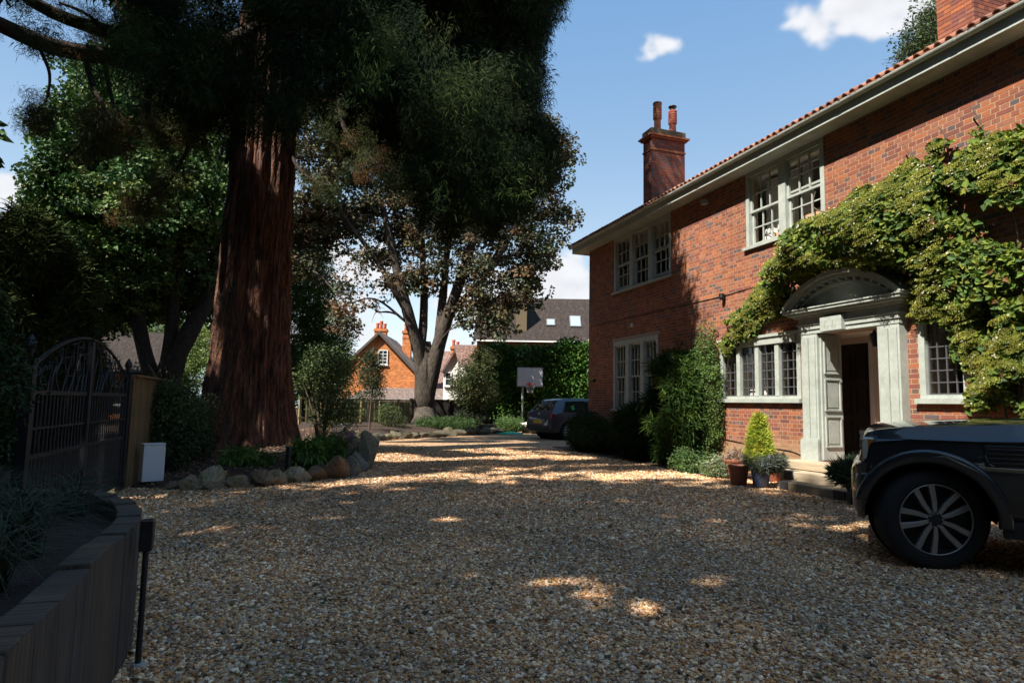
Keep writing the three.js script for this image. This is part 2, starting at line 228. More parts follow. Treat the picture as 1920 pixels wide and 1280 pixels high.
{ // loose stones: every one real, thinning out where they are too small to see
  const stone = () => { const g = new THREE.IcosahedronGeometry(1, 0), p = g.attributes.position; const seen = new Map(); for (let i = 0; i < p.count; i++) { const k = [p.getX(i), p.getY(i), p.getZ(i)].map((v) => v.toFixed(3)).join(); if (!seen.has(k)) seen.set(k, [R(0.72, 1.25), R(0.75, 1.2), R(0.72, 1.25)]); const s = seen.get(k); p.setXYZ(i, p.getX(i) * s[0] * 1.15, p.getY(i) * s[1] * 0.6, p.getZ(i) * s[2] * 0.9); } g.computeVertexNormals(); return g; };
  const mat = std(1, 1, 1, 0.85);
  const tones = Array.from({ length: 10 }, (_, i) => new THREE.Color().setRGB(...gravelTone((i + 0.5) / 10), THREE.SRGBColorSpace));
  const sets = [[], [], [], []];
  const bands = [[1.4, 3.6, 5000, 0.0105], [3.6, 5.5, 4000, 0.0112], [5.5, 8, 2100, 0.0125], [8, 12, 900, 0.015], [12, 18, 260, 0.018]];
  const fwd = ray(960, 740).setY(0).normalize(), right = V(-fwd.z, 0, fwd.x);
  for (const [d0, d1, dens, size] of bands) {
    const area = 0.88 * (d1 * d1 - d0 * d0), n = Math.round(area * dens);
    for (let i = 0; i < n; i++) {
      const d = Math.sqrt(R(d0 * d0, d1 * d1)), s = R(-0.88, 0.88) * d, x = fwd.x * d + right.x * s, z = fwd.z * d + right.z * s;
      if (!inside(x, z, DRIVE) || x > 7.9) continue;
      const k = 0.9 * size * R(0.5, 1.4) * (rnd() < 0.05 ? 1.6 : 1), c = tones[Math.floor(rnd() * 10)], pt = fbm(x * 1.3, 2, z * 1.3, 3) - 0.5, worn = fbm(x * 0.5 + 7, 5, z * 0.25, 2) - 0.5, l = R(0.95, 1.5) * (1 + 0.9 * pt + 0.5 * worn), wm = 1.02 + 0.25 * pt;
      sets[i % 4].push([V(x, R(-0.001, 0.008), z), k, [c.r * l * wm, c.g * l, c.b * l / wm], [R(-0.5, 0.5), R(0, 6.3), R(-0.5, 0.5)]]);
    }
  }
  const grav = new THREE.Group(); grav.name = 'loose_gravel'; grav.userData = { label: 'loose tan and grey gravel stones covering the drive', category: 'gravel', kind: 'stuff' }; scene.add(grav);
  sets.forEach((l) => instances('gravel_stones', stone(), mat, l, grav));
}
// planting beds: low mounds of dark mulch that end at the stones
const BEDS = [
  ['planting_bed', 'mulch bed around the giant redwood edged with rocks', [[-2.0, -9.95], [-1.3, -9.85], [-0.3, -10.1], [0.65, -10.7], [1.3, -12], [1.6, -13.6], [1.35, -16], [1.25, -18.6], [2.4, -21.1], [4.8, -24.6], [7, -26.2], [10, -27.2], [14, -27.4], [14, -32.5], [-9, -32.5], [-9, -16], [-2.0, -16]], 0.22, 0.34],
  ['planting_bed', 'narrow mulch bed at the foot of the brick house', [[8.3, -17.6], [7.2, -17.2], [7.15, -15.5], [7.15, -11.5], [7.0, -10.2], [7.15, -9.2], [7.7, -8.8], [8.3, -8.8]], 0.06, 0.25],
];
const bedHeight = (x, z) => { for (const [, , P, h] of BEDS) { const d = signed(x, z, P); if (d > 0) return 0.015 + h * smooth(0, 1.6, d); } return 0; };
for (const [name, label, P, h, cell] of BEDS) {
  const xs = P.map((p) => p[0]), zs = P.map((p) => p[1]), x0 = Math.min(...xs) - 0.3, x1 = Math.max(...xs) + 0.3, z0 = Math.min(...zs) - 0.3, z1 = Math.max(...zs) + 0.3;
  const nx = Math.ceil((x1 - x0) / cell * 2), nz = Math.ceil((z1 - z0) / cell * 2), g = new THREE.PlaneGeometry(x1 - x0, z1 - z0, nx, nz); g.rotateX(-Math.PI / 2); g.translate((x0 + x1) / 2, 0, (z0 + z1) / 2);
  const p = g.attributes.position, uv = g.attributes.uv;
  for (let i = 0; i < p.count; i++) { const x = p.getX(i), z = p.getZ(i), d = signed(x, z, P); p.setY(i, d > -0.05 ? 0.012 + h * smooth(0, 1.6, d) + 0.035 * (fbm(x * 3, 0, z * 3, 3) - 0.4) : -0.2); uv.setXY(i, x, z); }
  g.computeVertexNormals();
  const m = struct(name, g, std(0.085, 0.055, 0.037, 1, { map: scaled(texture(256, 256, (u, v) => { const a = tileNoise(u, v, 60, 24, 41), b = tileNoise(u, v, 24, 60, 42), c = tileNoise(u, v, 6, 6, 43); return [0.55 + 0.45 * a * c + 0.2 * b, 0.52 + 0.42 * a * c + 0.2 * b, 0.5 + 0.36 * a * c + 0.2 * b]; }), 1.2), bumpMap: scaled(grainBump, 2), bumpScale: 0.03 }), label);
}
{ // bark chips and dead leaves on the bed round the redwood
  const chip = new THREE.BoxGeometry(1, 0.25, 0.35), list = [];
  for (let i = 0; i < 9000; i++) { const x = R(-2, 3.5), z = R(-23, -9.9), d = signed(x, z, BEDS[0][2]); if (d < 0.03) continue; const k = R(0.02, 0.055), c = rnd(); list.push([V(x, bedHeight(x, z) + 0.012 + R(0, 0.02), z), k, c < 0.25 ? tone([0.30, 0.19, 0.11], 0.3) : tone([0.12, 0.075, 0.05], 0.4)]); }
  const m = instances('bark_chips', chip, std(1, 1, 1, 0.95), list); m.userData.label = 'brown bark chips and dry leaf litter under the redwood'; m.userData.category = 'mulch';
}
{ // dry leaves, needles and twigs blown about the drive
  const leaf = roundLeaf(0.05, 0.035, 0.5), twig = new THREE.CylinderGeometry(0.0018, 0.0025, 0.12, 4); leaf.rotateX(Math.PI / 2); twig.rotateZ(Math.PI / 2); const A = [], B = [];
  for (let i = 0; i < 5200; i++) { const x = R(-2, 7.9), z = R(-20, -2), d = fbm(x * 0.6, 9, z * 0.6, 3); if (!inside(x, z, DRIVE) || d < 0.42) continue; const near = 1 / (1 + Math.abs(z) * 0.03); (i % 3 ? A : B).push([V(x, 0.016 + R(0, 0.006), z), R(0.45, 1.1) * near, tone(pick([[0.22, 0.13, 0.06], [0.16, 0.10, 0.05], [0.28, 0.19, 0.09], [0.11, 0.08, 0.05], [0.10, 0.12, 0.04]]), 0.3), [R(-0.4, 0.4), R(0, 6.3), R(-0.4, 0.4)]]); }
  const g = new THREE.Group(); g.name = 'leaf_litter'; g.userData = { label: 'dry brown leaves and twigs scattered over the gravel', category: 'litter', kind: 'stuff' }; scene.add(g);
  instances('dry_leaves', leaf, std(1, 1, 1, 0.9, { side: THREE.DoubleSide }), A, g); instances('dry_twigs', twig, std(1, 1, 1, 0.9), B, g);
}

// ------------------------------------------------------------------ the brick house
const WX = 8.2, HZ0 = -16.97, HZ1 = -4.85, SOFFIT = 5.78, COURSE = 0.0702, STRETCH = 0.228, SILL_IN = 0.3;
const HOUSE = thing('brick_house', 'two-storey red brick house with sage green windows and pedimented doorway', 'house', [WX, 0, -10.9]);
const O = HOUSE.position;
const hp = (name, geo, mat, parent = HOUSE) => { const g = Array.isArray(geo) ? join(geo) : geo; g.translate(-O.x, -O.y, -O.z); return part(name, g, mat, parent); };
const OPEN = { w1: [-15.41, -12.63, 4.28, SOFFIT], w2: [-10.02, -8.08, 4.30, SOFFIT], w3: [-15.43, -13.2, 1.14, 2.93], w4: [-10.87, -8.70, 1.40, 2.52], door: [-8.22, -7.02, 0.4, 2.46], w5: [-6.52, -5.2, 1.40, 2.56] };
// outline of the climbing plant, traced in the photograph and laid on the wall
const VINE = [[1352, 668], [1338, 640], [1352, 600], [1385, 575], [1420, 532], [1452, 490], [1500, 478], [1512, 438], [1535, 402], [1560, 398], [1600, 352], [1655, 332], [1700, 296], [1745, 262], [1790, 262], [1835, 222], [1880, 205], [1940, 200], [1990, 180], [1990, 850], [1930, 800], [1830, 772], [1800, 765], [1812, 700], [1775, 668], [1772, 622], [1748, 600], [1705, 604], [1700, 570], [1672, 540], [1640, 515], [1600, 507], [1555, 512], [1515, 535], [1492, 572], [1462, 590], [1425, 598], [1400, 632], [1372, 640]]
  .map(([x, y]) => { const p = onWall(x, y, 7.98); return [p.z, p.y]; });
let wall;
{
  // the wall behind the bricks, with real openings; the shape lies in z and y and is turned to face the drive
  const s = new THREE.Shape([[HZ0 + 0.01, -0.1], [HZ1 - 0.01, -0.1], [HZ1 - 0.01, SOFFIT], [HZ0 + 0.01, SOFFIT]].map((p) => new THREE.Vector2(...p)));
  for (const [a, b, y0, y1] of Object.values(OPEN)) { const t = Math.min(y1, SOFFIT - 0.03), h = new THREE.Path(); h.moveTo(a, y0); h.lineTo(b, y0); h.lineTo(b, t); h.lineTo(a, t); h.closePath(); s.holes.push(h); }
  const g = new THREE.ExtrudeGeometry(s, { depth: 0.28, bevelEnabled: false }); g.rotateY(-Math.PI / 2); g.translate(WX + 0.281, 0, 0);
  wall = hp('wall', g, M.mortar);
  // English bond: courses of stretchers and headers by turns
  const all = [];
  const clear = Object.values(OPEN).concat([[-8.62, -6.72, 0, 2.9]]);
  for (let k = -1; k * COURSE < SOFFIT; k++) {
    const y0 = k * COURSE, y1 = y0 + COURSE - 0.0125, header = k % 2 !== 0, pitch = header ? STRETCH / 2 : STRETCH; let free = [[HZ0, HZ1]];
    for (const [a, b, p, q] of clear) if (y1 > p + 0.02 && y0 < q - 0.02) free = free.flatMap(([u, v]) => b <= u || a >= v ? [[u, v]] : [[u, a], [b, v]].filter(([m, n]) => n - m > 0.02));
    for (let z = HZ0 - (header ? 0.057 : 0); z < HZ1; z += pitch) for (const [u, v] of free) { const a = Math.max(z, u), b = Math.min(z + pitch - 0.0125, v); if (b - a > 0.03) all.push([a, b, y0, Math.min(y1, SOFFIT)]); }
  }
  const bond = mulberry(77);
  const toneOf = (w) => { const t = bond(); return t < (w > 0.15 ? 0.955 : 0.86) ? Math.floor(bond() * 6) : t < (w > 0.15 ? 0.985 : 0.93) ? 6 : 7; };
  // lime and dust stain low on the wall beside the steps
  const stain = (z, y) => smooth(0.78, 0.42, y + 0.5 * (fbm(z * 3, y * 3, 5, 3) - 0.5)) * smooth(-11.6, -10.9, z) * (z < -8.3 ? 1 : 0.25);
  const cam = camera.position;
  const score = all.map((b, i) => { const z = (b[0] + b[1]) / 2, y = (b[2] + b[3]) / 2; const d = Math.hypot(WX - cam.x, y - cam.y, z - cam.z), px = toPixel(V(WX, y, z)); const hid = inside(z, y, VINE) || px[0] > 1925 || px[1] < 0 || (px[0] > 1620 && px[1] > 780) || y > 5.35; return [hid ? 1e6 : d, i]; }).sort((a, b) => a[0] - b[0]);
  const single = new Set(score.slice(0, 300).map((s) => s[1])), merged = [], cache = new Map();
  all.forEach(([a, b, y0, y1], i) => {
    const proud = 0.0004 + bond() * 0.0022, w = b - a, h = y1 - y0, z = (a + b) / 2, y = (y0 + y1) / 2, t = toneOf(w), st = stain(z, y);
    const key = w.toFixed(3) + h.toFixed(3);
    if (!cache.has(key)) { const g = new THREE.BoxGeometry(0.03, h, w); cache.set(key, g); }
    if (single.has(i)) { const m = new THREE.Mesh(cache.get(key), st > 0.45 ? brickMats[4] : brickMats[t]); m.name = 'brick'; m.castShadow = m.receiveShadow = true; m.position.set(WX + 0.015 - proud - O.x, y, z - O.z); wall.add(m); } else {
      const g = cache.get(key).clone(); g.translate(WX + 0.015 - proud, y, z); const uv = g.attributes.uv; for (let k = 0; k < uv.count; k++) uv.setXY(k, uv.getX(k) * w * 4 + z * 3.7, uv.getY(k) * h * 4 + y * 2.9);
      let k2 = 0.86 + 0.28 * bond() + 0.5 * (fbm(z * 0.7, y * 0.9, 11, 3) - 0.5), c = brickTones[t].map((v) => v * k2); if (st > 0) c = c.map((v, k) => lerp(v, [0.44, 0.27, 0.145][k], st * 0.8)); merged.push(tint(g, ...c));
    }
  });
  const mg = join(merged); mg.translate(-O.x, 0, -O.z); stuff('brickwork', mg, M.brickMix, wall);
  // the other outer walls of the house
  const D = 15.4;
  hp('wall', [span(WX + 0.29, D, -0.1, SOFFIT, HZ1 - 0.3, HZ1), span(WX + 0.29, D, -0.1, SOFFIT, HZ0, HZ0 + 0.3), span(D, D + 0.3, -0.1, SOFFIT, HZ0, HZ1)], brickMats[1]).userData.label = 'plain brick end and rear walls';
  // rooms behind the windows
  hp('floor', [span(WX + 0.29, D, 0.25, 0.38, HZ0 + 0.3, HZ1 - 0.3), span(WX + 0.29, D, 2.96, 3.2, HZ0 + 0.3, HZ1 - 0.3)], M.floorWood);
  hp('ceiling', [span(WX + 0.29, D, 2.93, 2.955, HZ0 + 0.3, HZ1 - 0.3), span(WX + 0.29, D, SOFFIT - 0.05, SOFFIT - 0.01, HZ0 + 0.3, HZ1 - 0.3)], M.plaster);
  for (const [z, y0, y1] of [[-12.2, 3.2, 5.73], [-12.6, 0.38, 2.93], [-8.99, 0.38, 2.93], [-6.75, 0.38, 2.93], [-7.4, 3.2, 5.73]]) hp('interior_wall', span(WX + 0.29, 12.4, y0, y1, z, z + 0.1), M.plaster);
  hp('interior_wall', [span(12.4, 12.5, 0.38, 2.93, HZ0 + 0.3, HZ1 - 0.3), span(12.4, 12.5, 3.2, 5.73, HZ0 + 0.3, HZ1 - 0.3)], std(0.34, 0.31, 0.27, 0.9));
}
// ---- windows
const paneGeo = new Map();
function paneAt(parent, w, h, x, y, z) { const k = w.toFixed(3) + '_' + h.toFixed(3); if (!paneGeo.has(k)) { const g = new THREE.PlaneGeometry(w, h); g.rotateY(-Math.PI / 2); paneGeo.set(k, g); } const m = new THREE.Mesh(paneGeo.get(k), M.glass); m.name = 'pane'; m.position.set(x - O.x, y, z - O.z); m.rotation.set(0, R(-0.012, 0.012), R(-0.012, 0.012)); parent.add(m); }
function barAt(parent, x0, x1, y0, y1, z0, z1, mat = M.sage, name = 'glazing_bar') { return hp(name, span(x0, x1, y0, y1, z0, z1), mat, parent); }
function windowGroup(label) { const w = new THREE.Group(); w.name = 'window'; w.userData.label = label; HOUSE.add(w); return w; }
function sashWindow(label, [z0, z1, y0, y1], lights, lift = []) {
  const w = windowGroup(label), J = 0.085, MU = 0.17, X = WX - 0.012;
  hp('frame', [span(X, X + 0.13, y0, y1 - 0.001, z0, z0 + J), span(X, X + 0.13, y0, y1 - 0.001, z1 - J, z1), span(X + 0.002, X + 0.13, y1 - 0.11, y1 - 0.001, z0 + J, z1 - J), ...Array.from({ length: lights - 1 }, (_, i) => { const c = z0 + J + (i + 1) * ((z1 - z0 - 2 * J + MU) / lights) - MU / 2; return span(X - 0.003, X + 0.13, y0, y1 - 0.11, c - MU / 2, c + MU / 2); })], M.sage, w);
  hp('sill', [span(X - 0.055, X + 0.2, y0 - 0.055, y0 - 0.001, z0 - 0.05, z1 + 0.05)], M.sage, w);
  const L = (z1 - z0 - 2 * J - (lights - 1) * MU) / lights, t = y1 - 0.11, mid = (y0 + t) / 2;
  for (let i = 0; i < lights; i++) {
    const a = z0 + J + i * (L + MU), b = a + L, up = lift[i] ?? 0;
    for (const [lo, hi, x] of [[mid - 0.02, t, X + 0.045], [y0 + up, mid + 0.02 + up, X + 0.085]]) {
      const S = 0.045, bot = lo < mid - 0.1 ? 0.075 : 0.04;
      hp('sash', [span(x, x + 0.036, lo, hi, a, a + S), span(x, x + 0.036, lo, hi, b - S, b), span(x - 0.001, x + 0.035, lo, lo + bot, a + S, b - S), span(x - 0.001, x + 0.035, hi - 0.04, hi, a + S, b - S)], M.sage, w);
      const pa = a + S, pb = b - S, pl = lo + bot, ph = hi - 0.04, pw = (pb - pa) / 3, pv = (ph - pl) / 2, B = 0.011;
      for (let c = 1; c < 3; c++) barAt(w, x + 0.004, x + 0.03, pl, ph, pa + c * pw - B, pa + c * pw + B);
      barAt(w, x + 0.002, x + 0.028, pl + pv - B, pl + pv + B, pa, pb);
      for (let c = 0; c < 3; c++) for (let r = 0; r < 2; r++) paneAt(w, pw - 0.006, pv - 0.006, x + 0.019, pl + (r + 0.5) * pv, pa + (c + 0.5) * pw);
    }
  }
  return w;
}
function leadedWindow(label, [z0, z1, y0, y1], lights, cols, rows) {
  const w = windowGroup(label), J = 0.09, MU = 0.10, X = WX - 0.015;
  hp('frame', [span(X, X + 0.12, y0, y1, z0, z0 + J), span(X, X + 0.12, y0, y1, z1 - J, z1), span(X - 0.03, X + 0.12, y1 - 0.13, y1, z0 + J, z1 - J), span(X - 0.06, X + 0.12, y1, y1 + 0.05, z0 - 0.03, z1 + 0.03), span(X + 0.002, X + 0.12, y0, y0 + 0.05, z0 + J, z1 - J)], M.sage, w);
  const L = (z1 - z0 - 2 * J - (lights - 1) * MU) / lights;
  for (let i = 1; i < lights; i++) { const c = z0 + J + i * (L + MU) - MU / 2; hp('mullion', span(X - 0.004, X + 0.115, y0 + 0.05, y1 - 0.13, c - MU / 2, c + MU / 2), M.sage, w); }
  hp('sill', [span(X - 0.07, X + 0.16, y0 - 0.07, y0 - 0.001, z0 - 0.04, z1 + 0.03), span(X + 0.18, X + 0.42, y0 - 0.03, y0 - 0.001, z0, z1)], M.sage, w);
  for (let i = 0; i < lights; i++) {
    const a = z0 + J + i * (L + MU) + 0.005, b = a + L - 0.01, lo = y0 + 0.055, hi = y1 - 0.135, x = X + 0.07, pw = (b - a) / cols, pv = (hi - lo) / rows, B = 0.008;
    hp('casement', [span(x - 0.012, x + 0.018, lo, hi, a, a + 0.016), span(x - 0.012, x + 0.018, lo, hi, b - 0.016, b), span(x - 0.011, x + 0.017, lo, lo + 0.016, a + 0.016, b - 0.016), span(x - 0.011, x + 0.017, hi - 0.016, hi, a + 0.016, b - 0.016)], M.lead, w);
    for (let c = 1; c < cols; c++) barAt(w, x - 0.008, x + 0.012, lo, hi, a + c * pw - B, a + c * pw + B, M.lead);
    for (let r = 1; r < rows; r++) barAt(w, x - 0.006, x + 0.010, lo + r * pv - B, lo + r * pv + B, a, b, M.lead);
    for (let c = 0; c < cols; c++) for (let r = 0; r < rows; r++) paneAt(w, pw - 0.004, pv - 0.004, x + 0.002, lo + (r + 0.5) * pv, a + (c + 0.5) * pw);
  }
  return w;
}
sashWindow('shaded three-light sash window under the eaves', OPEN.w1, 3, [0.05, 0, 0.07]);
sashWindow('sunlit pair of sash windows above the vine', OPEN.w2, 2, [0, 0.09]);
sashWindow('ground floor sash window half hidden by the yew', OPEN.w3, 3, [0.0, 0]);
leadedWindow('four-light leaded window between the yew and the doorway', OPEN.w4, 4, 3, 6);
leadedWindow('leaded window half buried in the climbing plant', OPEN.w5, 2, 4, 6);
hp('lintel', span(WX - 0.012, WX + 0.1, 2.935, 3.02, -15.5, -13.13), std(0.30, 0.25, 0.2, 0.9));
// ---- things seen inside
function curtain(z0, z1, y0, y1, x, mat) { const n = Math.max(8, Math.round((z1 - z0) * 60)), g = new THREE.PlaneGeometry(z1 - z0, y1 - y0, n, 1); g.rotateY(-Math.PI / 2); const p = g.attributes.position; for (let i = 0; i < p.count; i++) p.setX(i, 0.02 * Math.sin(p.getZ(i) * 62 + 2 * Math.sin(p.getZ(i) * 17))); g.translate(x, (y0 + y1) / 2, (z0 + z1) / 2); g.computeVertexNormals(); return g; }
const cloth = new THREE.MeshPhysicalMaterial({ color: new THREE.Color().setRGB(0.74, 0.72, 0.67), roughness: 1, transmission: 0.3, thickness: 0, side: THREE.DoubleSide });
{
  const c1 = part('curtain', curtain(-9.93, -9.12, 4.36, 5.62, WX + 0.42, cloth), cloth); tag(c1, 'pale curtain filling the left upstairs sash', 'curtain', 'upstairs curtains');
  const c2 = part('curtain', curtain(-8.98, -8.76, 4.36, 5.62, WX + 0.42, cloth), cloth); tag(c2, 'narrow pale curtain beside the dark upstairs panes', 'curtain', 'upstairs curtains');
  const rail = part('curtain_rail', rod(V(WX + 0.42, 5.64, -9.98), V(WX + 0.42, 5.64, -8.12), 0.014, 8), M.whitePaint); tag(rail, 'white rail over the upstairs curtains', 'curtain rail');
  const card = std(0.46, 0.30, 0.19, 0.9), shelfTop = span(WX + 0.15, WX + 0.36, 4.33, 4.36, -9.95, -8.15);
  hp('window_board', shelfTop, M.whitePaint);
  const sideBox = (label, z, y, w, h, d, mat) => tag(part('storage_box', rbox(d, h, w, 0.008, WX + 0.26, y + h / 2 + 0.001, z), mat), label, 'box');
  sideBox('wide cardboard box behind the right upstairs sash', -8.55, 4.36, 0.52, 0.30, 0.16, card);
  sideBox('small tan box on the left upstairs window board', -9.38, 4.36, 0.26, 0.12, 0.14, card);
  for (const [z, s, l] of [[-9.72, 0.11, 'white soft toy slumped at the left upstairs sash'], [-9.20, 0.10, 'white soft toy beside the upstairs mullion']]) { const t = thing('soft_toy', l, 'toy', [WX + 0.27, 4.361, z]); part('body', [new THREE.SphereGeometry(s * 0.75, 12, 9).translate(0, s * 0.75, 0), new THREE.SphereGeometry(s * 0.3, 8, 6).translate(-0.05, s * 0.5, -s * 0.75), new THREE.SphereGeometry(s * 0.3, 8, 6).translate(-0.05, s * 0.5, s * 0.75)], M.whitePaint, t); part('head', [new THREE.SphereGeometry(s * 0.5, 12, 9).translate(-0.02, s * 1.8, 0), new THREE.SphereGeometry(s * 0.2, 8, 6).translate(-0.02, s * 2.25, -s * 0.35), new THREE.SphereGeometry(s * 0.2, 8, 6).translate(-0.02, s * 2.25, s * 0.35)], M.whitePaint, t); }
  // ground floor sill
  const y = 1.371 + 0.03;
  const p = thing('houseplant', 'green houseplant in a white pot on the leaded window sill', 'plant', [WX + 0.33, y, -9.49]);
  part('pot', lathe([[0.001, 0], [0.062, 0], [0.085, 0.15], [0.092, 0.155], [0.08, 0.15], [0.07, 0.13], [0.001, 0.13]]), M.whitePaint, p);
  const lv = []; for (let i = 0; i < 16; i++) { const g = leafGeo(R(0.16, 0.26), 0.035, 0.2); g.rotateX(R(0.05, 0.45)); g.rotateY(i * 2.4); g.translate(0, 0.13, 0); lv.push(tint(g, 1, 1, 1)); } part('leaves', lv, leafy(0.10, 0.22, 0.06), p);
  const jar = tag(part('jar', lathe([[0.001, 0], [0.036, 0], [0.042, 0.03], [0.04, 0.09], [0.028, 0.105], [0.03, 0.12], [0.001, 0.12]]).translate(WX + 0.28, y, -9.33), std(0.62, 0.24, 0.03, 0.4)), 'small orange jar beside the white plant pot', 'jar');
  tag(part('toy_car', [rbox(0.05, 0.035, 0.1, 0.012, WX + 0.27, y + 0.026, -9.86), rbox(0.042, 0.03, 0.05, 0.01, WX + 0.27, y + 0.055, -9.86), ...[[-0.03, 1], [0.03, 1], [-0.03, -1], [0.03, -1]].map(([dz, s]) => new THREE.CylinderGeometry(0.012, 0.012, 0.01, 10).rotateZ(Math.PI / 2).translate(WX + 0.27 + s * 0.024, y + 0.012, -9.86 + dz))], std(0.5, 0.03, 0.03, 0.35)), 'small red toy on the leaded window sill', 'toy');
  const pp = thing('paper_stack', 'white papers and books piled at the leaded window', 'papers', [WX + 0.31, y, -10.17]);
  for (let i = 0; i < 5; i++) part('book', rbox(0.17, 0.035, 0.22 - i * 0.014, 0.004, R(-0.01, 0.01), 0.018 + i * 0.0365, R(-0.02, 0.02)), i % 2 ? std(0.66, 0.67, 0.72, 0.8) : M.whitePaint, pp);
  const ref = thing('white_cabinet', 'white cupboard standing inside the leaded window', 'cupboard', [WX + 0.86, 0.381, -10.6]);
  part('carcass', rbox(0.6, 1.9, 0.8, 0.01, 0, 0.95, 0), M.whitePaint, ref); for (const s of [-1, 1]) { const dr = part('door', rbox(0.02, 1.8, 0.385, 0.004, -0.311, 0.96, s * 0.197), M.whitePaint, ref); part('handle', rbox(0.015, 0.14, 0.012, 0.004, -0.328, 1.0, s * 0.03), M.lead, dr); }
}
// ---- eaves, gutter and roof
const EX = 7.73, EY = 5.93, RZ0 = -17.45, RZ1 = -4.3, RX = 11.6, PITCH = 0.55;
hp('soffit', [span(7.84, WX - 0.02, SOFFIT - 0.02, SOFFIT + 0.02, RZ0 + 0.1, RZ1 - 0.1), span(WX - 0.02, 15.8, SOFFIT + 0.001, SOFFIT + 0.02, RZ0 + 0.1, RZ1 - 0.1)], M.sage);
hp('fascia', [span(7.815, 7.84, SOFFIT - 0.03, 5.93, RZ0 + 0.08, RZ1 - 0.08), span(7.84, 15.8, SOFFIT - 0.03, 5.93, RZ0 + 0.075, RZ0 + 0.1), span(7.84, 15.8, SOFFIT - 0.03, 5.93, RZ1 - 0.1, RZ1 - 0.075)], M.sage);
{
  const arc = []; for (let i = 0; i <= 10; i++) { const a = Math.PI + i / 10 * Math.PI; arc.push([0.055 * Math.cos(a), 0.055 * Math.sin(a)]); } for (let i = 10; i >= 0; i--) { const a = Math.PI + i / 10 * Math.PI; arc.push([0.047 * Math.cos(a), 0.047 * Math.sin(a) + 0.0]); }
  const g = poly(arc, RZ1 - RZ0 - 0.06); g.translate(7.762, 5.935, RZ0 + 0.03);
  const gut = hp('gutter', [g, ...[RZ0 + 0.03, RZ1 - 0.036].map((z) => poly([...Array(11)].map((_, i) => { const a = Math.PI + i / 10 * Math.PI; return [0.055 * Math.cos(a), 0.055 * Math.sin(a)]; }), 0.006).translate(7.762, 5.935, z))], M.sage);
  for (let z = RZ0 + 0.9; z < RZ1; z += 1.83) { const c = poly(arc.map(([x, y]) => [x * 1.1, y * 1.1]), 0.1); c.translate(7.762, 5.936, z); hp('gutter_joint', c, M.sage, gut); }
}
{
  const P = (x, y, z) => [x, y, z], rise = (RX - EX) * PITCH, top = EY + rise, a = P(EX, EY, RZ0), b = P(EX, EY, RZ1), c = P(2 * RX - EX, EY, RZ1), d = P(2 * RX - EX, EY, RZ0), r0 = P(RX, top, RZ0 + RX - EX), r1 = P(RX, top, RZ1 - RX + EX);
  const tri = [a, b, r1, a, r1, r0, b, c, r1, c, d, r0, c, r0, r1, d, a, r0], g = new THREE.BufferGeometry(); g.setAttribute('position', new THREE.Float32BufferAttribute(tri.flat(), 3)); g.computeVertexNormals(); const uv = []; for (const t of tri) uv.push(t[2], t[0]); g.setAttribute('uv', new THREE.Float32BufferAttribute(uv, 2));
  const roof = hp('roof', g, M.terracottaTile);
  // pantiles: each roll of the lowest course on its own, the courses above as one
  const TP = 0.148, ang = Math.atan(PITCH);
  const roll = (len, x, z, lift) => { const pts = []; for (let i = 0; i <= 6; i++) { const t = Math.PI * i / 6; pts.push([-TP * 0.36 * Math.cos(t), 0.052 * Math.sin(t)]); } for (let i = 6; i >= 0; i--) { const t = Math.PI * i / 6; pts.push([-TP * 0.27 * Math.cos(t), 0.038 * Math.sin(t)]); } const q = poly(pts, len); q.rotateY(Math.PI / 2); q.rotateZ(ang); q.translate(x, EY + (x - EX) * PITCH + lift, z); return q; };
  const tiles = 89;
  const proto = roll(0.42, 0, 0, 0), base = EY - 0; proto.translate(0, -EY + EX * PITCH, 0);
  const mats = [M.terracottaTile, std(0.30, 0.115, 0.07, 0.9, { map: grainTex, bumpMap: grainBump, bumpScale: 0.003 }), std(0.42, 0.19, 0.12, 0.85, { map: grainTex, bumpMap: grainBump, bumpScale: 0.003 }), std(0.24, 0.12, 0.085, 0.95, { map: grainTex, bumpMap: grainBump, bumpScale: 0.003 })];
  for (let i = 0; i < tiles; i++) { const m = new THREE.Mesh(proto, pick(mats)); m.name = 'roof_tile'; m.castShadow = m.receiveShadow = true; m.position.set(EX - 0.03 + R(-0.008, 0.008) - O.x, base + 0.014 + R(-0.004, 0.004), RZ0 + TP * (i + 0.5) - O.z); roof.add(m); }
  const up = [];
  for (let i = 0; i < tiles; i++) { const z = RZ0 + TP * (i + 0.5), run = Math.min(RX - EX, z - RZ0, RZ1 - z); for (let k = 1; k * 0.33 < run - 0.2; k++) up.push(roll(0.4, EX + 0.33 * k, z, 0.014 + R(-0.004, 0.004))); }
  const u = join(up); u.translate(-O.x, 0, -O.z); stuff('roof_tiles', u, M.terracottaTile, roof);
}
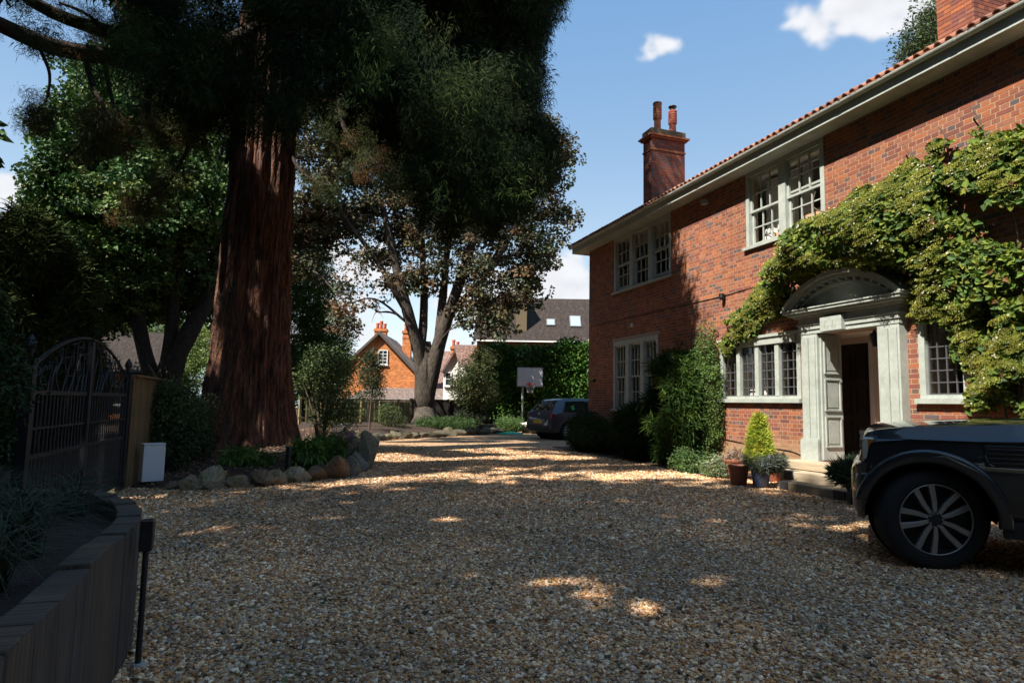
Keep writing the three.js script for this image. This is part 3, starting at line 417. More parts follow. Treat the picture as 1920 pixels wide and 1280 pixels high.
// ---- chimneys
function chimney(x0, x1, z0, z1, y0, y1, pots, label, dark) {
  const g = new THREE.Group(); g.name = 'chimney'; g.userData.label = label; HOUSE.add(g);
  hp('core', span(x0 + 0.01, x1 - 0.01, y0, y1, z0 + 0.01, z1 - 0.01), M.mortar, g);
  const list = [], cols = dark ? [1, 3, 5, 6].map((k) => brickTones[k]) : brickTones.slice(0, 6);
  for (let k = 0; k * COURSE < y1 - y0; k++) { const y = y0 + k * COURSE, P = k % 2 ? STRETCH / 2 : STRETCH; for (let x = x0; x < x1 - 0.02; x += P) { const w = Math.min(P - 0.009, x1 - x); list.push(tint(span(x, x + w, y, y + COURSE - 0.0095, z1 - 0.03, z1), ...tone(pick(cols), 0.12, 0.05))); } for (let z = z0; z < z1 - 0.04; z += P) { const w = Math.min(P - 0.009, z1 - 0.0301 - z); if (w > 0.01) list.push(tint(span(x0, x0 + 0.03, y, y + COURSE - 0.0095, z, z + w), ...tone(pick(cols), 0.12, 0.05))); } }
  const b = join(list); b.translate(-O.x, 0, -O.z); stuff('brickwork', b, M.brickMix, g);
  const red = std(0.36, 0.12, 0.05, 0.9, { map: grainTex });
  hp('string_course', span(x0 - 0.02, x1 + 0.02, y1 - 0.36, y1 - 0.31, z0 - 0.02, z1 + 0.02), red, g);
  hp('corbel', [span(x0 - 0.06, x1 + 0.06, y1, y1 + 0.05, z0 - 0.06, z1 + 0.06), span(x0 - 0.11, x1 + 0.11, y1 + 0.05, y1 + 0.10, z0 - 0.11, z1 + 0.11)], red, g);
  const cap = new RoundedBoxGeometry(x1 - x0 + 0.06, 0.2, z1 - z0 + 0.06, 2, 0.03); cap.translate((x0 + x1) / 2, y1 + 0.2, (z0 + z1) / 2);
  hp('cap', cap, std(0.22, 0.165, 0.10, 1, { map: scaled(grainTex, 4), bumpMap: scaled(grainBump, 3), bumpScale: 0.02 }), g);
  for (const [px, h, col, cowl] of pots) {
    const base = y1 + 0.3, pr = [[0.001, 0], [0.12, 0], [0.115, 0.05], [0.10, 0.12], [0.098, h * 0.42]]; for (let i = 0; i < 5; i++) { const y = h * (0.45 + 0.09 * i); pr.push([0.125, y], [0.128, y + 0.05], [0.105, y + 0.06]); } pr.push([0.125, h * 0.93], [0.13, h], [0.1, h], [0.1, h * 0.7], [0.001, h * 0.7]);
    const pot = lathe(pr, 20); pot.translate(px, base, (z0 + z1) / 2); const m = hp('chimney_pot', pot, std(...col, 0.85, { map: grainTex }), g);
    if (cowl) { const c = lathe([[0.001, 0], [0.085, 0], [0.085, 0.05], [0.075, 0.1], [0.125, 0.12], [0.12, 0.15], [0.06, 0.17], [0.001, 0.175]], 18); c.translate(px, base + h, (z0 + z1) / 2); hp('chimney_pot', c, M.blackPaint, g).userData.label = 'black metal cowl on the pot'; }
    else { const c = lathe([[0.09, 0], [0.135, 0.0], [0.13, 0.05], [0.08, 0.06]], 18); c.translate(px, base + h - 0.02, (z0 + z1) / 2); hp('chimney_pot', c, std(0.10, 0.09, 0.05, 1), g).userData.label = 'mossy rim of the pot'; }
  }
}
chimney(9.5, 10.62, -16.08, -15.62, 6.4, 8.98, [[9.84, 0.86, [0.42, 0.15, 0.07], false], [10.36, 0.72, [0.44, 0.12, 0.07], true]], 'dark brick stack with two terracotta pots', true);
chimney(9.5, 11.0, -7.0, -6.42, 6.3, 9.2, [[9.9, 0.8, [0.42, 0.15, 0.07], false], [10.6, 0.8, [0.44, 0.12, 0.07], false]], 'tall red brick stack rising over the near roof', false);

// ---- doorway
{
  const S = new THREE.Group(); S.name = 'door_surround'; S.userData.label = 'sage painted surround with segmental pediment'; HOUSE.add(S);
  const F = 8.05;
  for (const [a, b] of [[-8.53, -8.19], [-7.05, -6.69]]) {
    hp('pilaster', [span(F, WX + 0.1, 0.4, 2.46, a, b), span(F - 0.025, F + 0.001, 0.75, 2.40, a + 0.05, b - 0.17), span(F - 0.02, F + 0.001, 0.75, 2.40, b - 0.14, b - 0.03)], M.sage, S);
    hp('plinth', [span(F - 0.045, F - 0.001, 0.4, 0.72, a - 0.02, b + 0.012), span(F - 0.035, F - 0.001, 0.72, 0.75, a - 0.015, b + 0.008)], M.sage, S);
  }
  hp('lintel', [span(F - 0.01, WX + 0.2, 2.461, 2.53, -8.55, -6.68), span(F - 0.03, WX + 0.2, 2.531, 2.60, -8.56, -6.67), span(F - 0.05, WX + 0.2, 2.601, 2.625, -8.58, -6.65), span(F - 0.02, WX + 0.02, 2.626, 2.73, -8.56, -6.67)], M.sage, S);
  hp('tablet', [rbox(0.1, 0.235, 0.42, 0.008, F - 0.06, 2.575, -7.80)], M.sage, S);
  hp('cornice', [span(7.97, WX, 2.731, 2.765, -8.62, -6.61), span(7.90, WX, 2.766, 2.80, -8.68, -6.55), span(7.85, WX, 2.801, 2.845, -8.73, -6.50), span(7.83, WX, 2.846, 2.865, -8.75, -6.48)], M.sage, S);
  // segmental pediment: an arc over the cornice with dentils under its moulding
  const zc = -7.615, half = 1.13, rise = 0.50, Rr = (half * half + rise * rise) / (2 * rise), cy = 2.866 + rise - Rr, ang = Math.asin(half / Rr);
  const band = (r0, r1, x0, x1) => { const p = []; for (let i = 0; i <= 32; i++) { const t = -ang + 2 * ang * i / 32; p.push([Math.sin(t) * r1, Math.cos(t) * r1]); } for (let i = 32; i >= 0; i--) { const t = -ang + 2 * ang * i / 32; p.push([Math.sin(t) * r0, Math.cos(t) * r0]); } const g = poly(p, x1 - x0); g.rotateY(-Math.PI / 2); g.translate(x1, cy, zc); return g; };
  hp('pediment_arch', [band(Rr - 0.045, Rr + 0.02, 7.84, WX), band(Rr - 0.10, Rr - 0.046, 7.90, WX), band(Rr - 0.185, Rr - 0.15, 7.98, WX)], M.sage, S);
  const t = []; const r = Rr - 0.15; for (let i = 0; i <= 32; i++) { const a = -ang + 2 * ang * i / 32; t.push([Math.sin(a) * r, Math.max(Math.cos(a) * r, 2.87 - cy)]); } const tg = poly([...t, [half, 2.866 - cy], [-half, 2.866 - cy]], 0.12); tg.rotateY(-Math.PI / 2); tg.translate(WX, cy, zc); hp('tympanum', tg, M.sage, S);
  for (let i = 0; i < 15; i++) { const a = -ang * 0.92 + 2 * ang * 0.92 * i / 14, g = bx(0.09, 0.045, 0.055, 0, 0, 0); g.rotateX(a); g.translate(7.965, cy + Math.cos(a) * (Rr - 0.125), zc + Math.sin(a) * (Rr - 0.125)); hp('dentil', g, M.sage, S); }
  // carved letters in relief on the tablet are too worn to read: only shallow strokes remain
  hp('relief', [[-0.1, 0.6], [-0.045, -0.55], [0.045, 0.5], [0.1, -0.6]].map(([dz, t]) => bx(0.008, 0.10, 0.012, F - 0.113, 2.58, -7.80 + dz, 0, t * 0.35)), M.sage, S);
  // open leaf standing against the left reveal
  const leaf = hp('door', [span(8.10, 8.52, 0.42, 2.44, -8.188, -8.155)], M.sage); leaf.userData.label = 'open sage door leaf with three panels';
  for (const [y0, y1] of [[0.62, 1.12], [1.20, 1.72], [1.80, 2.34]]) { hp('panel', [span(8.145, 8.475, y0, y0 + 0.022, -8.156, -8.135), span(8.145, 8.475, y1 - 0.022, y1, -8.156, -8.135), span(8.145, 8.167, y0 + 0.022, y1 - 0.022, -8.156, -8.135), span(8.453, 8.475, y0 + 0.022, y1 - 0.022, -8.156, -8.135), span(8.20, 8.42, y0 + 0.06, y1 - 0.06, -8.156, -8.148)], M.sage, leaf); }
  hp('handle', new THREE.SphereGeometry(0.018, 10, 8).translate(8.47, 1.66, -8.13), M.blackIron, leaf);
  // vestibule
  hp('interior_wall', [span(9.12, 9.2, 0.38, 2.93, -8.12, -6.65), span(9.12, 9.2, 2.36, 2.93, -8.89, -8.12)], std(0.62, 0.52, 0.42, 0.9)).userData.label = 'cream wall of the entrance lobby';
  hp('ceiling', span(WX + 0.29, 9.12, 2.47, 2.5, -8.89, -6.65), M.plaster);
  hp('skirting', [span(9.09, 9.12, 0.38, 0.55, -8.04, -6.65), span(9.085, 9.12, 0.38, 2.36, -8.14, -8.06)], M.whitePaint);
  const inner = hp('door', [span(9.13, 9.17, 0.42, 2.36, -8.89, -8.14)], M.blackPaint); inner.userData.label = 'black panelled inner door';
  for (const [y0, y1] of [[0.62, 1.05], [1.15, 1.62], [1.72, 2.2]]) for (const [a, b] of [[-8.80, -8.55], [-8.47, -8.22]]) hp('panel', [span(9.112, 9.131, y0, y0 + 0.03, a, b), span(9.112, 9.131, y1 - 0.03, y1, a, b), span(9.112, 9.131, y0 + 0.03, y1 - 0.03, a, a + 0.03), span(9.112, 9.131, y0 + 0.03, y1 - 0.03, b - 0.03, b)], M.blackPaint, inner);
  hp('handle', new THREE.SphereGeometry(0.03, 14, 10).translate(9.09, 1.32, -8.78), std(0.6, 0.42, 0.15, 0.25, { metalness: 1 }), inner);
  hp('weatherboard', [rbox(0.05, 0.07, 0.72, 0.01, 9.105, 0.52, -8.51)], M.blackPaint, inner);
  hp('threshold', [span(8.06, 9.12, 0.385, 0.402, -8.19, -7.05)], std(0.30, 0.15, 0.12, 0.8, { map: grainTex }));
  const lamp = thing('porch_lantern', 'black tapered lantern hanging inside the doorway', 'lantern', [8.42, 2.2, -7.42]);
  part('body', lathe([[0.001, 0], [0.035, 0], [0.07, 0.17], [0.075, 0.19], [0.03, 0.22], [0.02, 0.25], [0.001, 0.25]], 8), M.blackPaint, lamp); part('chain', rod(V(0, 0.25, 0), V(0, 0.27, 0), 0.008), M.blackPaint, lamp);
  // steps: stone with black and white tile ends
  const st = new THREE.Group(); st.name = 'steps'; st.userData.label = 'three worn stone steps with black tile blocks'; HOUSE.add(st);
  const stoneA = std(0.52, 0.42, 0.29, 0.9, { map: grainTex, bumpMap: grainBump, bumpScale: 0.004 }), black = std(0.035, 0.037, 0.045, 0.6), pale = std(0.6, 0.58, 0.5, 0.7, { map: grainTex });
  const slab = (x0, x1, y0, y1, z0, z1, m, n = 'step') => hp(n, new RoundedBoxGeometry(x1 - x0, y1 - y0, z1 - z0, 2, 0.012).translate((x0 + x1) / 2, (y0 + y1) / 2, (z0 + z1) / 2), m, st);
  slab(7.70, 8.06, 0.27, 0.40, -8.62, -6.6, stoneA); slab(7.72, 8.2, -0.02, 0.268, -8.6, -6.62, stoneA);
  slab(7.43, 7.71, -0.02, 0.262, -8.36, -6.62, stoneA); slab(7.42, 7.6, 0.12, 0.266, -8.30, -8.10, black, 'tile_block'); slab(7.44, 7.62, 0.12, 0.264, -8.42, -8.365, pale, 'tile_block');
  slab(7.11, 7.44, -0.03, 0.13, -8.10, -6.62, std(0.34, 0.27, 0.18, 0.95, { map: grainTex, bumpMap: grainBump, bumpScale: 0.004 })); slab(7.10, 7.3, 0.0, 0.134, -8.04, -7.86, black, 'tile_block'); slab(7.10, 7.3, -0.005, 0.134, -7.02, -6.80, black, 'tile_block');
}
// ---- small fittings on the wall
{
  const c = thing('security_camera', 'small black dome camera on the brick wall', 'camera', [WX, 3.46, -10.7]);
  part('mount', new THREE.CylinderGeometry(0.03, 0.035, 0.05, 14).rotateZ(Math.PI / 2).translate(-0.026, 0.02, 0), M.blackPaint, c); part('dome', [new THREE.SphereGeometry(0.052, 14, 10).scale(1, 1.1, 1).translate(-0.085, -0.02, 0), new THREE.CylinderGeometry(0.05, 0.055, 0.05, 14).translate(-0.085, 0.03, 0)], M.blackPaint, c);
  const c2 = thing('security_lamp', 'grey bulkhead lamp under the eaves', 'lamp', [WX, 5.58, -11.2]);
  part('bracket', rbox(0.06, 0.05, 0.05, 0.008, -0.032, 0.04, 0), M.lead, c2); part('housing', rbox(0.12, 0.11, 0.16, 0.02, -0.1, -0.02, 0), std(0.25, 0.26, 0.28, 0.5), c2);
  const c3 = thing('security_lamp', 'small pale floodlight between the shaded windows', 'lamp', [WX, 3.28, -14.3]);
  part('bracket', rbox(0.05, 0.04, 0.04, 0.006, -0.027, 0.02, 0), M.lead, c3); part('housing', rbox(0.05, 0.09, 0.13, 0.012, -0.08, -0.01, 0), std(0.5, 0.5, 0.46, 0.5), c3);
  const c4 = thing('wall_camera', 'black camera near the far corner of the house', 'camera', [WX, 1.92, -16.5]);
  part('bracket', rbox(0.06, 0.05, 0.05, 0.008, -0.032, 0.02, 0), M.blackPaint, c4); part('housing', new THREE.CylinderGeometry(0.04, 0.04, 0.16, 14).rotateX(Math.PI / 2).translate(-0.1, -0.01, 0.02), M.blackPaint, c4);
  tag(part('cable', tube([V(WX - 0.012, 3.51, -16.9), V(WX - 0.012, 3.50, -14), V(WX - 0.012, 3.49, -12.2), V(WX - 0.012, 3.48, -10.8), V(WX - 0.012, 3.52, -9.6), V(WX - 0.012, 3.55, -8.6)], [0.007], 5, 40), M.blackPaint), 'thin black cable clipped along the upper brickwork', 'cable');
  tag(part('cable', tube([V(WX - 0.012, 0.62, -11), V(WX - 0.014, 0.55, -10), V(WX - 0.014, 0.52, -9.3), V(WX - 0.014, 0.50, -8.95), V(WX - 0.014, 0.42, -8.6)], [0.006], 5, 30), M.blackPaint), 'black cable drooping low on the wall by the steps', 'cable');
}

// ------------------------------------------------------------------ trees
const bark = { red: std(0.33, 0.16, 0.105, 0.95, { map: scaled(barkTex, 0.8, 0.45), bumpMap: scaled(barkBump, 0.8, 0.45), bumpScale: 0.07 }), grey: std(0.115, 0.092, 0.072, 0.95, { map: scaled(roughBarkTex, 1.5, 1), bumpMap: scaled(roughBarkTex, 1.5, 1), bumpScale: 0.03 }), dark: std(0.06, 0.05, 0.042, 0.95, { map: scaled(roughBarkTex, 1.5, 1), bumpMap: scaled(roughBarkTex, 1.5, 1), bumpScale: 0.03 }), twig: std(0.10, 0.07, 0.05, 0.9) };
const W3 = (p) => p.isVector3 ? p : atDepth(...p);
// openings in the canopies: where the photograph shows sun on the drive and on the redwood trunk, the boughs leave room for it
const FLECKS = [[1080, 1105, 0.1], [835, 970, 0.2], [600, 966, 0.0], [445, 1017, 0.05], [1310, 985, 0.05], [1640, 985, 0.05], [1180, 945, 0.05]].map(([x, y, r]) => [onGround(x, y), r]);
const shadowOn = (p) => p.clone().addScaledVector(SUN, -p.y / SUN.y);
function sunGap(p, fleck = true) {
  const g = shadowOn(p);
  if (fleck) for (const [c, r] of FLECKS) if (((g.x - c.x) / (r * 1.4 + 0.85)) ** 2 + ((g.z - c.z) / (r * 0.5 + 0.52)) ** 2 < 1) return true;
  if (g.x > -0.5 && g.x < 8.2 && g.z < -9 && g.z > -26 && fbm(g.x * 0.5 + 2, 1, g.z * 1.5, 2) > 0.495) return true;
  const dx = REDBASE.x - p.x, dz = REDBASE.z - p.z, k = -(dx * SUN.x + dz * SUN.z) / (SUN.x * SUN.x + SUN.z * SUN.z), h = p.y - k * SUN.y, off = Math.hypot(p.x - k * SUN.x - REDBASE.x, p.z - k * SUN.z - REDBASE.z);
  return k > 0 && off < 2.3 && h > 0.4 && h < 8.5 && fbm(h * 0.6, 0.5, 7, 2) > 0.36;
}
const REDBASE = V(-0.9, 0.12, -15.25);
// leaders: polylines with a starting radius; lobes: [centre, radius]. Each lobe hangs on the nearest leader.
function broadleaf({ name = 'broadleaf_tree', label, base, trunk, trunkR, leaders = [], lobes, geos, mat, palette, barkMat = bark.grey, density = 60, gap = 0.42, group, leafScale = 1, sunny = false }) {
  const t = thing(name, label, 'tree', base.toArray(), 0, group), rel = (p) => p.clone().sub(base);
  const tp = [base, ...trunk].map(rel);
  part('trunk', tube(tp, [trunkR * 1.22, trunkR, trunkR * 0.94, trunkR * 0.86, trunkR * (leaders.length ? 0.35 : 0.5)], 16, 20, 0.16, trunkR * 31), barkMat, t);
  const nodes = [];
  const lead = leaders.length ? leaders : [[[base.clone().lerp(trunk.at(-1), 0.7), trunk.at(-1)], trunkR * 0.8]];
  for (const [pts, r] of lead) {
    const v = pts.map((p) => rel(W3(p))); if (leaders.length) part('limb', tube(v, [r, r * 0.7, r * 0.4], 10, 18, 0.14, r * 77), barkMat, t);
    const c = v.length > 2 ? new THREE.CatmullRomCurve3(v) : new THREE.LineCurve3(v[0], v[1]); for (let i = 2; i <= 12; i++) nodes.push([c.getPoint(i / 12), r * lerp(1, 0.4, i / 12)]);
  }
  const twigs = [], list = [];
  lobes.forEach(([c0, r], li) => {
    const c = rel(W3(c0)); let best = null, bd = 1e9;
    for (const n of nodes) { const d = n[0].distanceTo(c) + Math.max(0, n[0].y - c.y + 0.4) * 1.6; if (d < bd) { bd = d; best = n; } }
    const m = best[0].clone().lerp(c, 0.55).add(V(R(-0.3, 0.3), 0.12 * bd + R(-0.2, 0.3), R(-0.3, 0.3)));
    part('limb', tube([best[0], m, c], [Math.min(best[1] * 0.55, 0.16), 0.05, 0.025], 7, 8, 0.1, li), barkMat, t);
    const n = Math.round(density * r * r), seed = li * 13.7;
    for (let k = 0; k < 9; k++) { const e = V(R(-1, 1), R(-0.6, 1), R(-1, 1)).normalize().multiplyScalar(r * R(0.7, 1)).add(c); twigs.push(tube([c, c.clone().lerp(e, 0.5).add(V(0, 0.12, 0)), e], [0.022, 0.012, 0.005], 4, 4)); }
    for (let k = 0; k < n; k++) {
      const d = V(R(-1, 1), R(-0.85, 1), R(-1, 1)); if (d.lengthSq() > 1) d.normalize(); else if (rnd() < 0.5) d.normalize();
      const q = d.multiplyScalar(r * R(0.55, 1.08)); if (fbm(q.x * 0.9 + seed, q.y * 1.1, q.z * 0.9, 3) < gap) continue;
      q.y *= 0.82; if (sunny && sunGap(q.clone().add(c).add(base))) continue; list.push([q.add(c), leafScale * R(0.7, 1.2), tone(pick(palette), 0.22)]);
    }
  });
  stuff('twigs', twigs, bark.twig, t);
  const k = geos.length, sets = geos.map(() => []); list.forEach((e, i) => sets[i % k].push(e));
  sets.forEach((s, i) => instances('crown', geos[i], mat, s, t));
  return t;
}
const mapleLeaf = cluster(46, 0.42, [leafGeo(0.15, 0.15), leafGeo(0.13, 0.12)], { up: 0.8, flat: 0.55 }), mapleLeaf2 = cluster(40, 0.38, [leafGeo(0.15, 0.14), leafGeo(0.12, 0.12)], { up: 0.7, flat: 0.6 });
const smallLeaf = cluster(60, 0.34, leafGeo(0.075, 0.045), { up: 0.4, flat: 0.9 }), smallLeaf2 = cluster(52, 0.3, leafGeo(0.085, 0.045), { up: 0.4, flat: 0.8 });
const leafMat = leafy(1, 1, 1, 0.62, 0.3);

// ---- giant redwood
{
  const t = thing('redwood_tree', 'giant redwood with fibrous red trunk rising from the rock-edged bed', 'tree', REDBASE.toArray());
  // fluted trunk with spreading roots
  const nA = 224, nH = 260, top = 27, pos = [], uv = [], ind = [];
  for (let i = 0; i <= nH; i++) {
    const f = i / nH, h = -0.25 + top * Math.pow(f, 1.35), hh = Math.max(h, 0);
    for (let j = 0; j <= nA; j++) {
      const a = (j % nA) / nA * 2 * Math.PI, ca = Math.cos(a), sa = Math.sin(a), drift = hh * 0.05;
      let r = Math.max(0.05, 0.87 - 0.0285 * hh) + 0.42 * Math.exp(-hh / 0.9);
      const flute = fbm(ca * 2.4 + 5, hh * 0.10 + drift, sa * 2.4, 3) - 0.5, ridge = Math.abs(noise3(ca * 5.5 + 0.3 * noise3(ca * 3, hh * 0.7, sa * 3), hh * 0.42, sa * 5.5 + 9) - 0.5) * 2, fine = noise3(ca * 16, hh * 2.1, sa * 16) - 0.5;
      r *= 1 + flute * (0.34 + 0.25 * Math.exp(-hh / 1.2)) ; const cleft = Math.abs(noise3(ca * 10 + 0.5 * noise3(ca * 4, hh * 1.1, sa * 4), hh * 0.8, sa * 10 + 3) - 0.5) * 2, strip = Math.abs(noise3(ca * 21, hh * 1.5, sa * 21) - 0.5) * 2; r += (0.10 * ridge - 0.04) + 0.075 * (cleft - 0.45) + 0.04 * (strip - 0.4) + 0.03 * fine + 0.022 * (noise3(ca * 46, hh * 5, sa * 46) - 0.5);
      pos.push(ca * r + 0.06 * Math.sin(hh * 0.25), h, sa * r); uv.push(j / nA * 5.4, h);
    }
  }
  for (let i = 0; i < nH; i++) for (let j = 0; j < nA; j++) { const a = i * (nA + 1) + j, c = nA + 1; ind.push(a, a + c, a + 1, a + 1, a + c, a + c + 1); }
  const g = new THREE.BufferGeometry(); g.setAttribute('position', new THREE.Float32BufferAttribute(pos, 3)); g.setAttribute('uv', new THREE.Float32BufferAttribute(uv, 2)); g.setIndex(ind); g.computeVertexNormals();
  part('trunk', g, bark.red, t);
  // outline of the hanging foliage in the photograph; sprays that would fall below it are left out
  const EDGE = [[-300, -3000], [1120, -3000], [1075, -100], [1050, 20], [1012, 60], [1000, 95], [1020, 150], [1032, 200], [1003, 225], [1058, 275], [1042, 330], [985, 370], [960, 410], [920, 440], [880, 405], [850, 445], [800, 435], [780, 385], [740, 350], [700, 330], [650, 300], [620, 250], [590, 205], [560, 195], [548, 240], [430, 245], [400, 230], [350, 262], [300, 245], [262, 200], [232, 140], [100, 142], [60, 120], [0, 112], [-300, 100]];
  const sprays = [], limbs = [], rel = (p) => W3(p).sub(REDBASE);
  const okAt = (p) => { const w = p.clone().add(REDBASE), [x, y] = toPixel(w); if (sunGap(w, false)) return false; if (x > -60 && x < 240 && y > -40 && fbm(p.x * 1.1, p.y * 1.1, p.z * 1.1, 2) < 0.62) return false; return x < -60 || x > 1980 || y < -40 || inside(x, y, EDGE); };
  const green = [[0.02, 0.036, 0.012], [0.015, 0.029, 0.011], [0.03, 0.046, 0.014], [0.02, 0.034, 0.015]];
  for (let b = 0; b < 150; b++) {
    const f = b / 150, hs = 6.2 + 20.5 * Math.pow(f, 0.9), az = b * 2.39996 + R(-0.25, 0.25), L = 7.2 * (1 - Math.pow((hs - 6.2) / 22, 1.5)) * R(0.72, 1.05), o = V(Math.cos(az), 0, Math.sin(az));
    const P = (s) => o.clone().multiplyScalar(0.55 + L * s).add(V(0.25 * Math.sin(b + s * 5), hs + L * (0.16 * s - 0.62 * s * s + 0.20 * s * s * s * s), 0.25 * Math.cos(b * 1.7 + s * 4)));
    const br = tube([P(0), P(0.3), P(0.6), P(0.85)], [0.11, 0.07, 0.04, 0.012], 6, 9); if ([0.3, 0.5, 0.7, 0.85].every((q) => okAt(P(q)))) limbs.push(br);
    const high = hs > 13.5, n = Math.round(L * (high ? 6 : 20));
    for (let k = 0; k < n; k++) { const s = Math.pow(R(0.06, 1.04), 0.8), p = P(s).add(V(R(-1, 1), R(-1, 0.25), R(-1, 1)).multiplyScalar(0.32 + 0.75 * s * (1 - 0.4 * s))); if (okAt(p) && fbm(p.x * 0.42 + 3, p.y * 0.5, p.z * 0.42, 2) > 0.40) sprays.push([p, R(0.75, 1.3) * (high ? 1.9 : 1), rnd() < 0.035 ? tone([0.11, 0.06, 0.028]) : rnd() < 0.09 ? tone([0.05, 0.085, 0.022]) : tone(pick(green), 0.3)]); }  // a few paler sprays stand for sunlit tips, light put into the colour
  }
  // inner mass near the trunk
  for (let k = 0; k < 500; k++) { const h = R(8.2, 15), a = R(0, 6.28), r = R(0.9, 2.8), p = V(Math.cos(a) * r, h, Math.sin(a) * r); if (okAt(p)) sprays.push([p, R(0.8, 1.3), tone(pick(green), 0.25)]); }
  // hanging outer curtains: the near side of the crown, inside its traced outline and within reach of the branches
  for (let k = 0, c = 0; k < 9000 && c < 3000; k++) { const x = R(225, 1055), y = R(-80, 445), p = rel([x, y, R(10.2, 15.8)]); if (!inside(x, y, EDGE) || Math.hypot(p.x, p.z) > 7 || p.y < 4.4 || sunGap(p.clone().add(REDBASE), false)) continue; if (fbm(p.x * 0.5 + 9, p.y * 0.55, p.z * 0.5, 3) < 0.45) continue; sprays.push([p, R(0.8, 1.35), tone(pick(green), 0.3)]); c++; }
  // the part of the crown that keeps the far end of the house in shade
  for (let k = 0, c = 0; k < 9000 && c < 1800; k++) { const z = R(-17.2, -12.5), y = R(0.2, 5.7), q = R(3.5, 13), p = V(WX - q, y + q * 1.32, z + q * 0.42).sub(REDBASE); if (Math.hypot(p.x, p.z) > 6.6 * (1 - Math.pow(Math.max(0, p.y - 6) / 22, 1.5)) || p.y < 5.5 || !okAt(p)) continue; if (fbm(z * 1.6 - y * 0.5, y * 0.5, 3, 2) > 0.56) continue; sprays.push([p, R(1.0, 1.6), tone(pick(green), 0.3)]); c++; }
  stuff('branches', limbs, bark.twig, t);
  // named limbs that show against the sky and the tree behind
  const limb = (pts, r0, r1, tuft, n, spread) => { const v = pts.map(rel), c = new THREE.CatmullRomCurve3(v); part('limb', tube(v, [r0, lerp(r0, r1, 0.6), r1], 8, 20, 0.12, r0 * 91), std(0.075, 0.05, 0.036, 0.95, { map: scaled(roughBarkTex, 2), bumpMap: scaled(roughBarkTex, 2), bumpScale: 0.015 }), t); for (let k = 0; k < n; k++) { const p = c.getPoint(R(tuft, 1)).add(V(R(-1, 1), R(-1, 0.4), R(-1, 1)).multiplyScalar(spread)); sprays.push([p, R(0.5, 0.85), rnd() < 0.14 ? tone([0.13, 0.075, 0.035]) : tone([0.06, 0.075, 0.03], 0.35)]); } };  // tufts coloured lighter than the crown, sunlight put into their tint
  limb([[470, 150, 14.4], [330, 140, 13.3], [220, 110, 12.4], [100, 88, 11.6], [-60, 20, 10.8]], 0.24, 0.13, 0.3, 14, 0.3);
  limb([[480, 60, 14.4], [330, 110, 13.4], [200, 60, 12.6], [90, 20, 12], [-20, -60, 11.4]], 0.21, 0.11, 0.4, 16, 0.4);
  limb([[300, 30, 13], [255, 45, 12.6], [200, 50, 12.3], [150, 20, 12], [110, 5, 11.8]], 0.06, 0.025, 0.3, 14, 0.3);
  limb([[158, 108, 12], [175, 165, 11.9], [193, 205, 11.8], [175, 245, 11.8], [120, 300, 11.7]], 0.055, 0.018, 0.45, 34, 0.3);
  limb([[196, 118, 12.2], [204, 165, 12.2], [214, 215, 12.1], [200, 255, 12.1], [165, 270, 12]], 0.05, 0.018, 0.6, 20, 0.28);
  limb([[76, 95, 11.5], [92, 140, 11.4], [84, 190, 11.3], [62, 215, 11.3], [45, 212, 11.2]], 0.035, 0.012, 0.4, 22, 0.22);
  limb([[400, 200, 13.4], [370, 245, 13.1], [335, 310, 12.9], [300, 360, 12.8], [235, 385, 12.6]], 0.06, 0.015, 0.35, 46, 0.3);
  limb([[290, 150, 13], [275, 190, 12.8], [285, 235, 12.7], [310, 245, 12.7], [330, 238, 12.6]], 0.09, 0.04, 0.2, 30, 0.35);
  limb([[640, 120, 13.9], [635, 190, 13.7], [650, 250, 13.5], [700, 300, 13.3], [745, 330, 13.1]], 0.07, 0.025, 0.3, 34, 0.4);
  limb([[535, 270, 14.4], [560, 315, 14.2], [590, 340, 14], [625, 348, 13.8]], 0.05, 0.012, 0.5, 12, 0.25);
  limb([[436, 200, 14.2], [436, 245, 14.1], [428, 280, 14.05], [424, 305, 14.05]], 0.07, 0.035, 0.1, 8, 0.2);
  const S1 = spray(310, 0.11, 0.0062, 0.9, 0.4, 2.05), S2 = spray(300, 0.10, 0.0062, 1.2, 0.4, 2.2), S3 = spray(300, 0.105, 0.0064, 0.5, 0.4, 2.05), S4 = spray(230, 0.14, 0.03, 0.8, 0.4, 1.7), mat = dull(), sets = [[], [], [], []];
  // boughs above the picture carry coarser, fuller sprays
  sprays.forEach((s, i) => { const k = s[1]; s[1] = [k, k * R(1.0, 1.5), k]; s[3] = [R(-0.3, 0.3), R(0, 6.3), R(-0.3, 0.3)]; sets[toPixel(s[0].clone().add(REDBASE))[1] < -30 ? 3 : i % 3].push(s); }); [S1, S2, S3, S4].forEach((geo, i) => instances('crown', geo, mat, sets[i], t));
}
